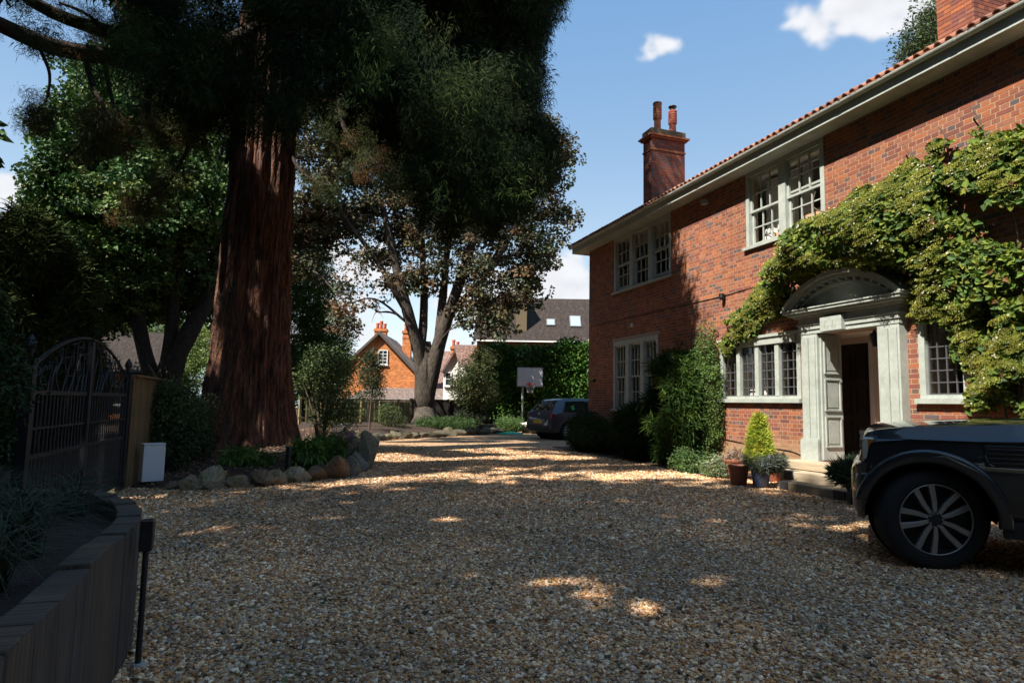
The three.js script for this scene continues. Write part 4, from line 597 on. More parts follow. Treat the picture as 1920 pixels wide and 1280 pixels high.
// ---- green maple behind the gate
broadleaf({ name: 'maple_tree', label: 'green maple with forked dark trunks behind the gate', base: atDepth(298, 780, 29).setY(-0.2), trunk: [atDepth(300, 740, 29), atDepth(302, 705, 29)], trunkR: 0.72, barkMat: bark.dark, density: 44, gap: 0.40, leafScale: 1.25,
  leaders: [[[[292, 735, 29], [268, 650, 29], [256, 580, 29], [245, 470, 29], [220, 330, 29]], 0.37], [[[305, 720, 29], [318, 640, 29], [325, 560, 29], [320, 430, 29.3], [310, 280, 29.5]], 0.33], [[[315, 715, 29], [345, 640, 29], [388, 560, 29.2], [410, 440, 29.5], [400, 260, 30]], 0.43]],
  lobes: [[178, 255, 22, 1.8], [240, 205, 21, 1.8], [132, 335, 21.5, 1.4], [190, 360, 22, 2.0], [148, 440, 22, 1.6], [250, 430, 21.5, 2.1], [330, 380, 21, 2], [330, 480, 22, 1.9], [215, 520, 22, 1.8], [150, 525, 23, 1.5], [400, 440, 23, 2], [300, 290, 23, 2], [385, 300, 23, 2.2], [200, 150, 22, 1.4], [300, 140, 23, 2], [400, 170, 24, 2.4], [100, 490, 21, 0.8], [425, 560, 25, 1.6], [350, 550, 24, 1.3], [98, 390, 22, 0.8], [270, 560, 24, 1.5], [180, 590, 24, 1.2]].map(([x, y, d, r]) => [[x, y, d * 1.318], r * 1.318]),
  geos: [mapleLeaf, mapleLeaf2], mat: leafMat, palette: [[0.075, 0.15, 0.035], [0.06, 0.125, 0.032], [0.09, 0.17, 0.04], [0.05, 0.11, 0.03], [0.14, 0.20, 0.05]] });
// ---- sunny lime trees further out
broadleaf({ name: 'lime_tree', label: 'yellow green lime tree in sun beyond the iron gate', base: atDepth(240, 775, 42).setY(-0.3), trunk: [atDepth(240, 700, 42), atDepth(238, 640, 42)], trunkR: 0.3, density: 60, gap: 0.36, leaders: [], lobes: [[200, 640, 34, 1.9], [262, 615, 33, 1.8], [330, 655, 34, 1.9], [385, 650, 35, 1.8], [165, 675, 33, 1.7], [300, 690, 33, 1.7], [225, 690, 32, 1.6], [380, 700, 33, 1.7], [130, 620, 35, 1.8], [90, 660, 35, 2]].map(([x, y, d, r]) => [[x, y, d * 1.235], r * 1.235]), geos: [smallLeaf, smallLeaf2], leafScale: 1.6, mat: leafMat, palette: [[0.17, 0.24, 0.05], [0.14, 0.22, 0.05], [0.20, 0.26, 0.07]] });
broadleaf({ name: 'lime_tree', label: 'fresh green tree between the redwood and the orange cottage', base: atDepth(575, 800, 34).setY(-0.4), trunk: [atDepth(575, 740, 34), atDepth(573, 660, 34)], trunkR: 0.28, density: 62, gap: 0.36, lobes: [[555, 510, 34, 2.2], [590, 560, 33, 1.7], [605, 640, 33, 1.6], [580, 690, 33, 1.8], [560, 610, 34, 2.2], [600, 720, 32, 1.5], [545, 450, 35, 2], [550, 720, 32, 2], [615, 680, 33, 1.2]].map(([x, y, d, r]) => [[x, y, d], r]), geos: [smallLeaf, smallLeaf2], leafScale: 1.5, mat: leafMat, palette: [[0.09, 0.17, 0.035], [0.07, 0.14, 0.03], [0.12, 0.20, 0.045]] });
// ---- copper sycamore in the middle distance
const SYB = onGround(795, 806); SYB.y = 0.1;
broadleaf({ name: 'sycamore_tree', label: 'large sycamore with twin grey trunks and browning leaves beyond the drive', base: SYB, trunk: [atDepth(796, 770, 29.5), atDepth(797, 730, 29.5), atDepth(800, 640, 29.7)], trunkR: 0.50, density: 40, gap: 0.46,
  leaders: [[[[792, 745, 29.5], [784, 660, 29.5], [765, 590, 29.4], [740, 490, 29.4], [716, 380, 29.5]], 0.34], [[[800, 745, 29.5], [822, 650, 29.4], [842, 585, 29.3], [878, 480, 29.3], [905, 380, 29.5]], 0.36], [[[788, 670, 29.5], [795, 580, 30], [792, 470, 30.2], [785, 330, 30.5]], 0.22], [[[820, 655, 29.4], [832, 540, 30], [842, 420, 30.3], [848, 280, 30.5]], 0.22], [[[765, 590, 29.4], [700, 480, 29], [648, 410, 28.8], [600, 330, 28.8]], 0.15], [[[842, 590, 29.3], [905, 520, 29], [965, 430, 29], [1005, 330, 29.2]], 0.15], [[[770, 610, 29.4], [700, 560, 29], [650, 570, 28.8]], 0.07], [[[812, 690, 29.4], [826, 640, 29], [850, 610, 28.6]], 0.06]],
  lobes: [[600, 250, 30, 2.3], [580, 330, 29, 2.0], [615, 420, 30, 1.7], [680, 300, 31, 2.5], [720, 410, 30, 1.7], [660, 375, 31, 1.7], [705, 500, 29, 1.2], [742, 465, 31, 1.4], [800, 300, 31, 2.5], [818, 420, 30, 2.0], [880, 330, 30, 2.5], [868, 470, 29, 1.9], [940, 400, 30, 2.2], [960, 300, 31, 2.5], [1005, 265, 31, 1.5], [1022, 330, 30, 1.5], [1015, 415, 30, 1.6], [960, 480, 30, 1.8], [920, 545, 29, 1.7], [975, 545, 30, 1.3], [1005, 490, 30, 1.2], [893, 590, 29, 1.2], [760, 200, 32, 2.8], [900, 200, 32, 2.8], [640, 600, 28, 0.75], [655, 555, 29, 0.9], [590, 430, 30, 1.3], [705, 585, 29, 0.6], [565, 500, 30, 1.2], [915, 605, 28.6, 1.0], [800, 520, 30, 1.1], [770, 380, 31, 1.6], [560, 400, 30, 1.4], [1035, 290, 31, 1.2], [745, 540, 30, 0.8]].map(([x, y, d, r]) => [[x, y, d], r]),
  geos: [mapleLeaf, mapleLeaf2], mat: leafMat, palette: [[0.12, 0.10, 0.05], [0.10, 0.11, 0.045], [0.15, 0.09, 0.045], [0.085, 0.10, 0.045], [0.13, 0.13, 0.065]] });
// ---- tree behind the house
broadleaf({ name: 'oak_tree', label: 'bushy tree showing above the roof by the near chimney', base: V(21, -0.1, -14), trunk: [V(21, 3, -14), V(21, 6, -14)], trunkR: 0.4, density: 60, gap: 0.34, lobes: [[1790, 60, 22, 1.5], [1760, 90, 22, 1.3], [1820, 40, 22.5, 1.7], [1730, 115, 22, 0.9], [1800, 120, 22, 1.5], [1850, 80, 23, 2], [1780, 170, 22, 1.6], [1840, 180, 22, 1.8]].map(([x, y, d, r]) => [[x, y, d], r]), geos: [smallLeaf, smallLeaf2], leafScale: 1.3, mat: leafMat, palette: [[0.07, 0.10, 0.035], [0.09, 0.115, 0.04], [0.06, 0.085, 0.03]] });
// ---- tall trees outside the gate: their shade covers the drive
const shadeLeaf = cluster(26, 0.62, leafGeo(0.34, 0.3), { up: 0.8, flat: 0.6 });
function shadeTree(label, x, z, top, rad, low, n, dens, gap) { const L = []; for (let i = 0; i < n; i++) { const f = (i + 0.5) / n, y = low + (top - low) * f, a = i * 2.4, r = rad * Math.sin(Math.PI * (0.12 + 0.8 * f)) * R(0.35, 0.95); const lx = x + Math.cos(a) * r, lr = R(1.5, 2.2); if (y + lr * 0.95 + 1.0 < -1.0 + 1.32 * (8.2 - lx)) L.push([V(lx, y, z + Math.sin(a) * r), lr]); } return broadleaf({ name: 'plane_tree', label, base: V(x, -0.3, z), trunk: [V(x + 0.2, low * 0.6, z), V(x, low + 1, z), V(x, top * 0.8, z)], trunkR: 0.45, lobes: L, density: dens, gap, geos: [shadeLeaf], leafScale: 1, mat: dull(), palette: [[0.07, 0.13, 0.035], [0.06, 0.11, 0.03]], group: 'tall trees outside the gate', sunny: true }); }
shadeTree('tall leafy tree outside the gate shading the drive', -8.8, -1.4, 21.0, 3.2, 5.0, 34, 12, 0.40);
shadeTree('tall leafy tree outside the gate shading the drive', -8.4, 4.2, 21.0, 3.8, 4.5, 36, 12, 0.40);
shadeTree('tall leafy tree outside the gate shading the drive', -8.6, 10, 21, 4.2, 4.5, 32, 12, 0.40);
shadeTree('tall leafy tree outside the gate shading the drive', -10.4, -10.4, 18.5, 3.0, 9.5, 9, 9, 0.50);
shadeTree('tall leafy tree outside the gate shading the drive', -9.2, -6.4, 19.5, 2.6, 12.0, 10, 7, 0.40);
// unseen tree belts, added to keep low sky light off house and car
const belt = [[-1.5, 17, 11], [5, 18.5, 13], [11.5, 17, 12], [17, 12, 12], [-8, 17, 12]].map((b) => [...b, 'bushy tree at the road end of the gravel drive', 'trees at the road end of the drive']);
for (let i = 0; i < 8; i++) belt.push([-16.5 + R(-1, 1), -30 + i * 6.2, R(11, 14), 'broad leafy tree in the belt across the lane', 'unseen trees added beyond the gate to block low sky']);
for (const [x, z, h, label, group] of belt) { const L = []; for (let i = 0; i < 18; i++) { const f = (i + 0.5) / 18, a = i * 2.4; L.push([V(x + 2.8 * Math.cos(a) * R(0.3, 1), 0.9 + (h - 2.4) * f, z + 3.0 * Math.sin(a) * R(0.3, 1)), R(1.9, 2.5)]); } broadleaf({ name: 'plane_tree', label, base: V(x, -0.3, z), trunk: [V(x, 2, z), V(x, 4, z), V(x, h * 0.8, z)], trunkR: 0.35, lobes: L, density: 7, gap: 0.28, geos: [shadeLeaf], leafScale: 1.6, mat: dull(), palette: [[0.05, 0.09, 0.025], [0.04, 0.075, 0.022]], group }); }

// ------------------------------------------------------------------ shrubs and smaller plants
function shrub({ name = 'garden_shrub', label, category = 'shrub', base, rx, ry, rz = rx, lift = 0, n, geos, mat = leafMat, palette, stems = 6, gap = 0.35, freq = 1.6, scale = 1, group, shell = 0.35, turn = null, taper = 0 }) {
  const t = thing(name, label, category, base.toArray(), 0, group), st = [];
  for (let i = 0; i < stems; i++) { const a = i * 2.4 + 1, e = V(Math.cos(a) * rx * R(0.2, 0.75), lift + ry * R(0.9, 1.7), Math.sin(a) * rz * R(0.2, 0.75)); st.push(tube([V(Math.cos(a) * 0.05, -0.05, Math.sin(a) * 0.05), V(e.x * 0.4, e.y * 0.5, e.z * 0.4), e], [0.03, 0.02, 0.008].map((r) => r * Math.min(1.4, 0.5 + ry)), 5, 6)); }
  if (st.length) part('stem', st, bark.twig, t);
  const sets = geos.map(() => []), sd = label.length * 3.3;
  for (let k = 0, c = 0; c < n && k < n * 4; k++) { const d = V(R(-1, 1), R(-1, 1), R(-1, 1)); if (d.lengthSq() > 1) continue; const m = d.length(); d.multiplyScalar(lerp(m, 1, shell) / Math.max(m, 0.01)); const w = 1 - taper * (d.y + 1) / 2; const p = V(d.x * rx * w, lift + ry + d.y * ry, d.z * rz * w); const q = fbm(p.x * freq + sd, p.y * freq, p.z * freq, 3); if (q < gap) continue; const lump = 0.62 + 0.78 * fbm(d.x * 1.4 + sd, d.y * 1.4, d.z * 1.4, 2); p.x *= lump; p.z *= lump; p.y = lift + (p.y - lift) * (0.75 + 0.5 * lump * 0.9 - 0.2); p.y = Math.max(0.03, p.y); sets[c % geos.length].push([p, scale * R(0.7, 1.25), tone(pick(palette), 0.25), turn && turn()]); c++; }
  geos.forEach((g, i) => sets[i].length && instances('foliage', g, mat, sets[i], t));
  return t;
}
const yewSpray = spray(46, 0.26, 0.02, 0.25), yewSpray2 = spray(40, 0.22, 0.018, 0.1), finespray = spray(50, 0.10, 0.010, -0.6), fern = spray(22, 0.3, 0.05, 0.6);
const dk = dull();
// the vine over the doorway
{
  const t = thing('climbing_hydrangea', 'climbing hydrangea with lacy flower heads covering the wall above the door', 'climber', [WX - 0.05, 0, -5.3]), off = t.position;
  const zs = VINE.map((p) => p[0]), ys = VINE.map((p) => p[1]), z0 = Math.min(...zs), z1 = HZ1 - 0.05, y0 = Math.min(...ys), y1 = Math.max(...ys);
  const L1 = roundLeaf(0.085, 0.07), L2 = roundLeaf(0.07, 0.06, 0.3), L3 = leafGeo(0.075, 0.055), sets = [[], [], []], heads = [], florets = [], stems = [];
  const depthAt = (z, y, d) => (0.10 + 0.42 * smooth(0, 0.7, d) + 0.62 * smooth(-9.2, -8.5, z) * smooth(-6.0, -6.7, z) * smooth(3.0, 3.3, y) * smooth(4.6, 3.9, y) * smooth(0, 0.12, d)) * (0.45 + 0.9 * fbm(z * 1.9, y * 1.9, 3, 3));
  let n = 0;
  for (let k = 0; k < 130000 && n < 21000; k++) {
    const z = R(z0, z1), y = R(y0, y1); if (!inside(z, y, VINE)) continue; const d = edgeDist(z, y, VINE), f = fbm(z * 2.6 + 4, y * 2.6, 8, 3); if (f < 0.36 + 0.10 * (1 - smooth(0, 0.4, d))) continue;
    if (z > -6.56 && z < -5.6 && y > 1.35 && y < 2.55 && rnd() < 0.25) continue;
    const b = depthAt(z, y, d), x = -b * Math.pow(rnd(), 0.55) + 0.02;
    sets[n % 3].push([V(x, y, z - off.z), R(0.6, 1.25) + 0.5 * rnd() * rnd(), rnd() < 0.03 ? tone([0.16, 0.08, 0.03]) : tone(pick([[0.12, 0.185, 0.02], [0.085, 0.15, 0.022], [0.165, 0.215, 0.024], [0.205, 0.235, 0.028], [0.06, 0.115, 0.026]]), 0.32), [R(-0.9, 0.9) + 1.9, R(-0.8, 0.8) - Math.PI / 2, R(-3.1, 3.1) * 0.35 + (rnd() < 0.5 ? Math.PI : 0)]]); n++;
  }
  [L1, L2, L3].forEach((g, i) => { tint(g, 1, 1, 1); instances('leaves', g, leafy(1, 1, 1, 0.7, 0.35), sets[i], t); });
  // flat lacy heads of tiny buds with a few white florets round the rim
  const buds = []; for (let i = 0; i < 46; i++) { const a = i * 2.4, r = 0.068 * Math.sqrt(i / 46), g = new THREE.TetrahedronGeometry(0.0075); g.rotateX(i); g.translate(r * Math.cos(a), 0.012 * (1 - i / 46), r * Math.sin(a)); buds.push(tint(g, 1, 1, 1)); }
  const headGeo = join(buds), flo = []; for (let i = 0; i < 4; i++) { const g = leafGeo(0.022, 0.02, 0.1); g.rotateX(Math.PI / 2); g.rotateY(i * Math.PI / 2); flo.push(g); } const floGeo = join(flo); tint(floGeo, 1, 1, 1);
  for (let k = 0; k < 12000 && heads.length < 760; k++) {
    const z = R(z0, z1), y = R(y0, y1); if (!inside(z, y, VINE)) continue; const d = edgeDist(z, y, VINE), f = fbm(z * 2.6 + 4, y * 2.6, 8, 3); if (f < 0.42) continue; if (fbm(z * 1.1, y * 1.1, 17, 2) < 0.42) continue;
    const b = depthAt(z, y, d), p = V(-b - 0.01, y + 0.02, z - off.z), tx = R(-0.3, 0.2), tz = R(0.35, 0.9); heads.push([p, R(0.8, 1.5), tone([0.25, 0.265, 0.036], 0.3, 0.12), [tx, 0, tz]]);
    if (rnd() < 0.4) for (let q = 0; q < 2; q++) { const a = R(0, 6.28); florets.push([p.clone().add(V(-0.015, R(-0.02, 0.02) + 0.055 * Math.sin(a), 0.075 * Math.cos(a))), R(0.55, 0.9), [0.5, 0.49, 0.33], [R(-0.3, 0.3), R(-0.4, 0.4), R(0.8, 1.5)]]); }
  }
  instances('flower_heads', headGeo, leafy(1, 1, 1, 0.8, 0.3), heads, t); instances('florets', floGeo, leafy(1, 1, 1, 0.8, 0.25), florets, t);
  // woody stems on the wall
  const st = (pts) => stems.push(tube(pts.map(([z, y, x]) => V(-(x ?? 0.03), y, z - off.z)), [0.022, 0.016, 0.008], 6, 20, 0.2, pts.length));
  st([[-5.3, 0.1, 0.05], [-5.35, 1.2, 0.06], [-5.6, 2.2, 0.08], [-6.3, 2.9, 0.1], [-7.3, 3.6, 0.1], [-8.4, 3.7, 0.12], [-9.5, 3.2, 0.08], [-10.5, 2.75, 0.05]]); st([[-5.2, 0.1, 0.05], [-5.2, 1.6, 0.06], [-5.4, 3, 0.07], [-5.9, 4.1, 0.08], [-6.4, 4.75, 0.06], [-6.55, 5.02, 0.05]]); st([[-5.1, 0.1, 0.05], [-5.05, 2, 0.06], [-5.15, 3.6, 0.05], [-5.4, 4.6, 0.05], [-5.52, 5.05, 0.04], [-5.58, 5.15, 0.05]]); st([[-6.3, 3.3, 0.1], [-7, 4.0, 0.08], [-7.8, 4.35, 0.06], [-8.25, 4.6, 0.04], [-8.2, 4.85, 0.03]]); st([[-7.2, 3.6, 0.1], [-6.6, 4.3, 0.08], [-6.0, 4.6, 0.06], [-5.95, 4.95, 0.05], [-6.02, 5.05, 0.05]]);
  part('stem', stems, bark.twig, t);
}
// yew and low planting along the house
const wallShrub = (px, py) => { const p = onGround(px, py); p.y = 0; return p; };
shrub({ name: 'yew_shrub', label: 'big dark yew shrub growing against the brick wall', base: V(7.72, 0.03, -11.75), rx: 0.72, ry: 1.28, rz: 1.0, n: 1900, geos: [yewSpray, yewSpray2], mat: dk, palette: [[0.025, 0.055, 0.012], [0.02, 0.043, 0.011], [0.05, 0.09, 0.016]], gap: 0.40, freq: 1.7, taper: 0.35, shell: 0.15 });
shrub({ name: 'yew_shrub', label: 'lower spreading yew beside the ground floor sash window', base: V(7.72, 0.03, -13.0), rx: 0.55, ry: 0.62, rz: 0.9, n: 900, geos: [yewSpray, yewSpray2], mat: dk, palette: [[0.024, 0.05, 0.014], [0.018, 0.04, 0.011]], gap: 0.38, shell: 0.2 });
shrub({ name: 'box_shrub', label: 'low rounded box shrub near the far corner of the house', base: V(7.6, 0.03, -15.5), rx: 0.55, ry: 0.42, rz: 1.0, n: 700, geos: [smallLeaf, smallLeaf2], scale: 0.6, palette: [[0.03, 0.055, 0.022], [0.04, 0.07, 0.028]], mat: dk, gap: 0.3 });
shrub({ name: 'climbing_rose', label: 'light green climber scrambling up beside the yew', category: 'climber', base: V(8.0, 0.03, -11.05), rx: 0.16, ry: 1.4, rz: 0.32, n: 260, geos: [smallLeaf, smallLeaf2], scale: 0.5, palette: [[0.10, 0.18, 0.04], [0.13, 0.20, 0.05]], gap: 0.44, freq: 2.4 });
shrub({ name: 'flowering_plant', label: 'pale flowered low plant at the foot of the yew', category: 'plant', base: V(7.25, 0.02, -9.6), rx: 0.25, ry: 0.14, rz: 0.35, n: 90, geos: [fern, smallLeaf], scale: 0.45, palette: [[0.18, 0.22, 0.10], [0.34, 0.36, 0.26], [0.12, 0.2, 0.06]], stems: 4, gap: 0.3, freq: 4 });
shrub({ name: 'flowering_plant', label: 'leafy low plant spilling onto the gravel under the yew', category: 'plant', base: V(7.2, 0.02, -10.5), rx: 0.28, ry: 0.17, rz: 0.4, n: 90, geos: [fern, smallLeaf], scale: 0.5, palette: [[0.07, 0.13, 0.04], [0.10, 0.18, 0.05]], stems: 4, gap: 0.3, freq: 4 });
// laurel hedge at the end of the drive
{
  const big = cluster(34, 0.34, roundLeaf(0.17, 0.07, 0.25), { up: 0.6, flat: 0.8 }), big2 = cluster(30, 0.30, roundLeaf(0.15, 0.065, 0.25), { up: 0.9, flat: 0.8 }), gloss = leafy(1, 1, 1, 0.42, 0.28);
  const A = atDepth(905, 790, 31.8).setY(0), B = atDepth(1150, 790, 29.8).setY(0), t = thing('laurel_hedge', 'tall glossy laurel hedge behind the basketball hoop', 'hedge', A.clone().lerp(B, 0.5).toArray()), o = t.position, sets = [[], []];
  for (let k = 0; k < 3600; k++) { const s = R(0, 1), c = A.clone().lerp(B, s), top = 3.85 + 0.7 * (fbm(s * 14, 3, 1, 3) - 0.5) + (s > 0.6 ? 0.2 : 0), y = Math.pow(rnd(), 0.8) * top, dpt = R(-1, 1) * 0.75 * (0.75 + 0.5 * fbm(s * 10, y, 4, 3)), p = c.add(V(-0.2 * dpt, y, dpt)).sub(o); if (fbm(p.x * 1.2, p.y * 1.2, p.z, 3) < 0.34) continue; sets[k % 2].push([p, R(0.8, 1.3), tone(pick([[0.07, 0.16, 0.025], [0.05, 0.12, 0.02], [0.10, 0.20, 0.03]]), 0.25)]); }
  instances('foliage', big, gloss, sets[0], t); instances('foliage', big2, gloss, sets[1], t);
  for (let i = 0; i < 9; i++) { const p = A.clone().lerp(B, (i + 0.5) / 9).sub(o); part('stem', tube([p.clone(), p.clone().add(V(R(-0.2, 0.2), 1.4, R(-0.2, 0.2))), p.clone().add(V(R(-0.5, 0.5), 2.9, R(-0.3, 0.3)))], [0.07, 0.05, 0.02], 6, 6), bark.twig, t); }
}
shrub({ name: 'garden_shrub', label: 'olive green shrub with slender stems between sycamore and hoop', base: onGround(893, 808).setY(0.1), rx: 1.25, ry: 1.25, rz: 0.9, lift: 1.0, n: 330, geos: [smallLeaf, smallLeaf2], scale: 1.1, palette: [[0.06, 0.075, 0.02], [0.09, 0.10, 0.025], [0.05, 0.08, 0.02]], gap: 0.47, freq: 0.9, shell: 0.0 });
shrub({ name: 'ornamental_tree', label: 'slim young tree in front of the orange gable', category: 'tree', base: atDepth(690, 800, 23).setY(0.15), rx: 0.66, ry: 0.98, lift: 0.95, n: 150, geos: [smallLeaf, smallLeaf2], scale: 0.75, palette: [[0.045, 0.07, 0.03], [0.06, 0.085, 0.035]], gap: 0.38, freq: 2.2, stems: 1, taper: 0.75, shell: 0.05 });
// around the redwood
shrub({ name: 'garden_shrub', label: 'multi-stemmed airy shrub between the redwood and the rail fence', base: V(0.75, 0.12, -17.2), rx: 0.95, ry: 1.15, lift: 0.2, n: 210, geos: [smallLeaf, smallLeaf2], scale: 0.85, palette: [[0.10, 0.15, 0.05], [0.075, 0.12, 0.04], [0.13, 0.17, 0.06]], gap: 0.47, freq: 1.3, stems: 9, shell: 0 });
shrub({ name: 'garden_shrub', label: 'dark leafy shrub behind the white meter cabinet', base: V(-1.85, 0.05, -11.6), rx: 0.5, ry: 0.72, rz: 0.6, n: 260, geos: [smallLeaf, smallLeaf2], scale: 0.7, palette: [[0.05, 0.085, 0.03], [0.07, 0.11, 0.035], [0.10, 0.13, 0.05]], gap: 0.44, freq: 1.6, stems: 8, shell: 0.05 });
shrub({ name: 'garden_shrub', label: 'dark shrub between the cabinet and the redwood trunk', base: V(-1.85, 0.1, -13.2), rx: 0.5, ry: 0.62, rz: 0.6, n: 220, geos: [smallLeaf, smallLeaf2], scale: 0.7, palette: [[0.05, 0.085, 0.03], [0.065, 0.10, 0.035]], gap: 0.45, freq: 1.6, shell: 0.05 });
const ferns = (label, px, py, r, h, n, pal, hgt = 0.08) => shrub({ name: 'fern_plant', label, category: 'plant', base: onGround(px, py, hgt).setY(hgt), rx: r, ry: h, n, geos: [fern], scale: 0.6, palette: pal, stems: 4, gap: 0.3, freq: 4 });
const bright = [[0.10, 0.20, 0.03], [0.08, 0.17, 0.028], [0.13, 0.23, 0.04]];
ferns('bright green fern at the foot of the redwood', 462, 880, 0.34, 0.17, 46, bright);
ferns('green feathery plant beside the short black bollard', 567, 878, 0.24, 0.24, 50, bright);
ferns('bushy green plant behind the rocks at the bed corner', 612, 868, 0.32, 0.26, 80, bright);
ferns('small green plant tucked behind the tall upright rock', 664, 862, 0.2, 0.13, 30, bright);
shrub({ name: 'flowering_plant', label: 'pink and white flowered plant at the bed corner', category: 'plant', base: onGround(642, 862, 0.08).setY(0.08), rx: 0.28, ry: 0.32, n: 110, geos: [fern, smallLeaf], scale: 0.42, palette: [[0.34, 0.30, 0.30], [0.20, 0.22, 0.13], [0.42, 0.26, 0.33], [0.14, 0.18, 0.08]], stems: 4, gap: 0.3, freq: 4 });
// planting in front of the far fence
const far = (label, px, py, d, rx, ry, n, pal) => shrub({ name: 'fence_climber', label, category: 'shrub', base: atDepth(px, py, d).setY(0.12), rx, ry, rz: 0.45, n, geos: [smallLeaf, smallLeaf2], scale: 0.75, palette: pal, gap: 0.40, freq: 1.8, stems: 5 });
far('yellow green climber on the rail fence below the cottage', 650, 812, 25, 0.7, 0.45, 40, [[0.16, 0.19, 0.06], [0.13, 0.16, 0.05]]);
far('dark green bush in front of the rail fence', 735, 810, 25.5, 0.6, 0.45, 55, [[0.06, 0.09, 0.03], [0.09, 0.12, 0.035]]);
far('sparse climber on the rail fence near the airy shrub', 610, 815, 23.5, 0.4, 0.4, 28, [[0.12, 0.15, 0.06], [0.09, 0.12, 0.04]]);
far('low green plants at the foot of the sycamore', 830, 812, 27, 1.2, 0.2, 130, [[0.06, 0.12, 0.03]]);
far('low leafy clump near the teal hose', 955, 808, 27, 0.6, 0.22, 90, [[0.08, 0.15, 0.035], [0.11, 0.19, 0.05]]);
far('dark bush under the olive shrub', 880, 808, 28, 0.8, 0.35, 90, [[0.035, 0.055, 0.022]]);
// dark conifers and foliage at the left edge
shrub({ name: 'yew_tree', label: 'taller dark yew rising beyond the gate', category: 'tree', base: atDepth(15, 800, 13.5).setY(-0.25), rx: 1.5, ry: 2.6, rz: 1.5, lift: 0.2, n: 2400, geos: [yewSpray, yewSpray2], scale: 1.4, mat: dk, palette: [[0.045, 0.065, 0.02], [0.06, 0.08, 0.022], [0.035, 0.055, 0.02]], gap: 0.34, freq: 1.1, taper: 0.4, stems: 5 });
shrub({ name: 'yew_tree', label: 'shorter shadowy yew in front of the maple', category: 'tree', base: atDepth(95, 800, 15).setY(-0.25), rx: 1.35, ry: 1.9, rz: 1.3, lift: 0.1, n: 1500, geos: [yewSpray, yewSpray2], scale: 1.4, mat: dk, palette: [[0.035, 0.055, 0.022], [0.045, 0.065, 0.022]], gap: 0.38, freq: 1.1, taper: 0.5, stems: 5 });
shrub({ name: 'garden_shrub', label: 'dark fine-leaved shrub overhanging the left end of the gate', base: V(-2.35, 0.3, -5.5), rx: 0.45, ry: 0.95, rz: 0.5, n: 330, geos: [smallLeaf, smallLeaf2], scale: 0.5, palette: [[0.03, 0.05, 0.022], [0.04, 0.06, 0.025]], mat: dk, gap: 0.46, freq: 1.7, shell: 0.1 });

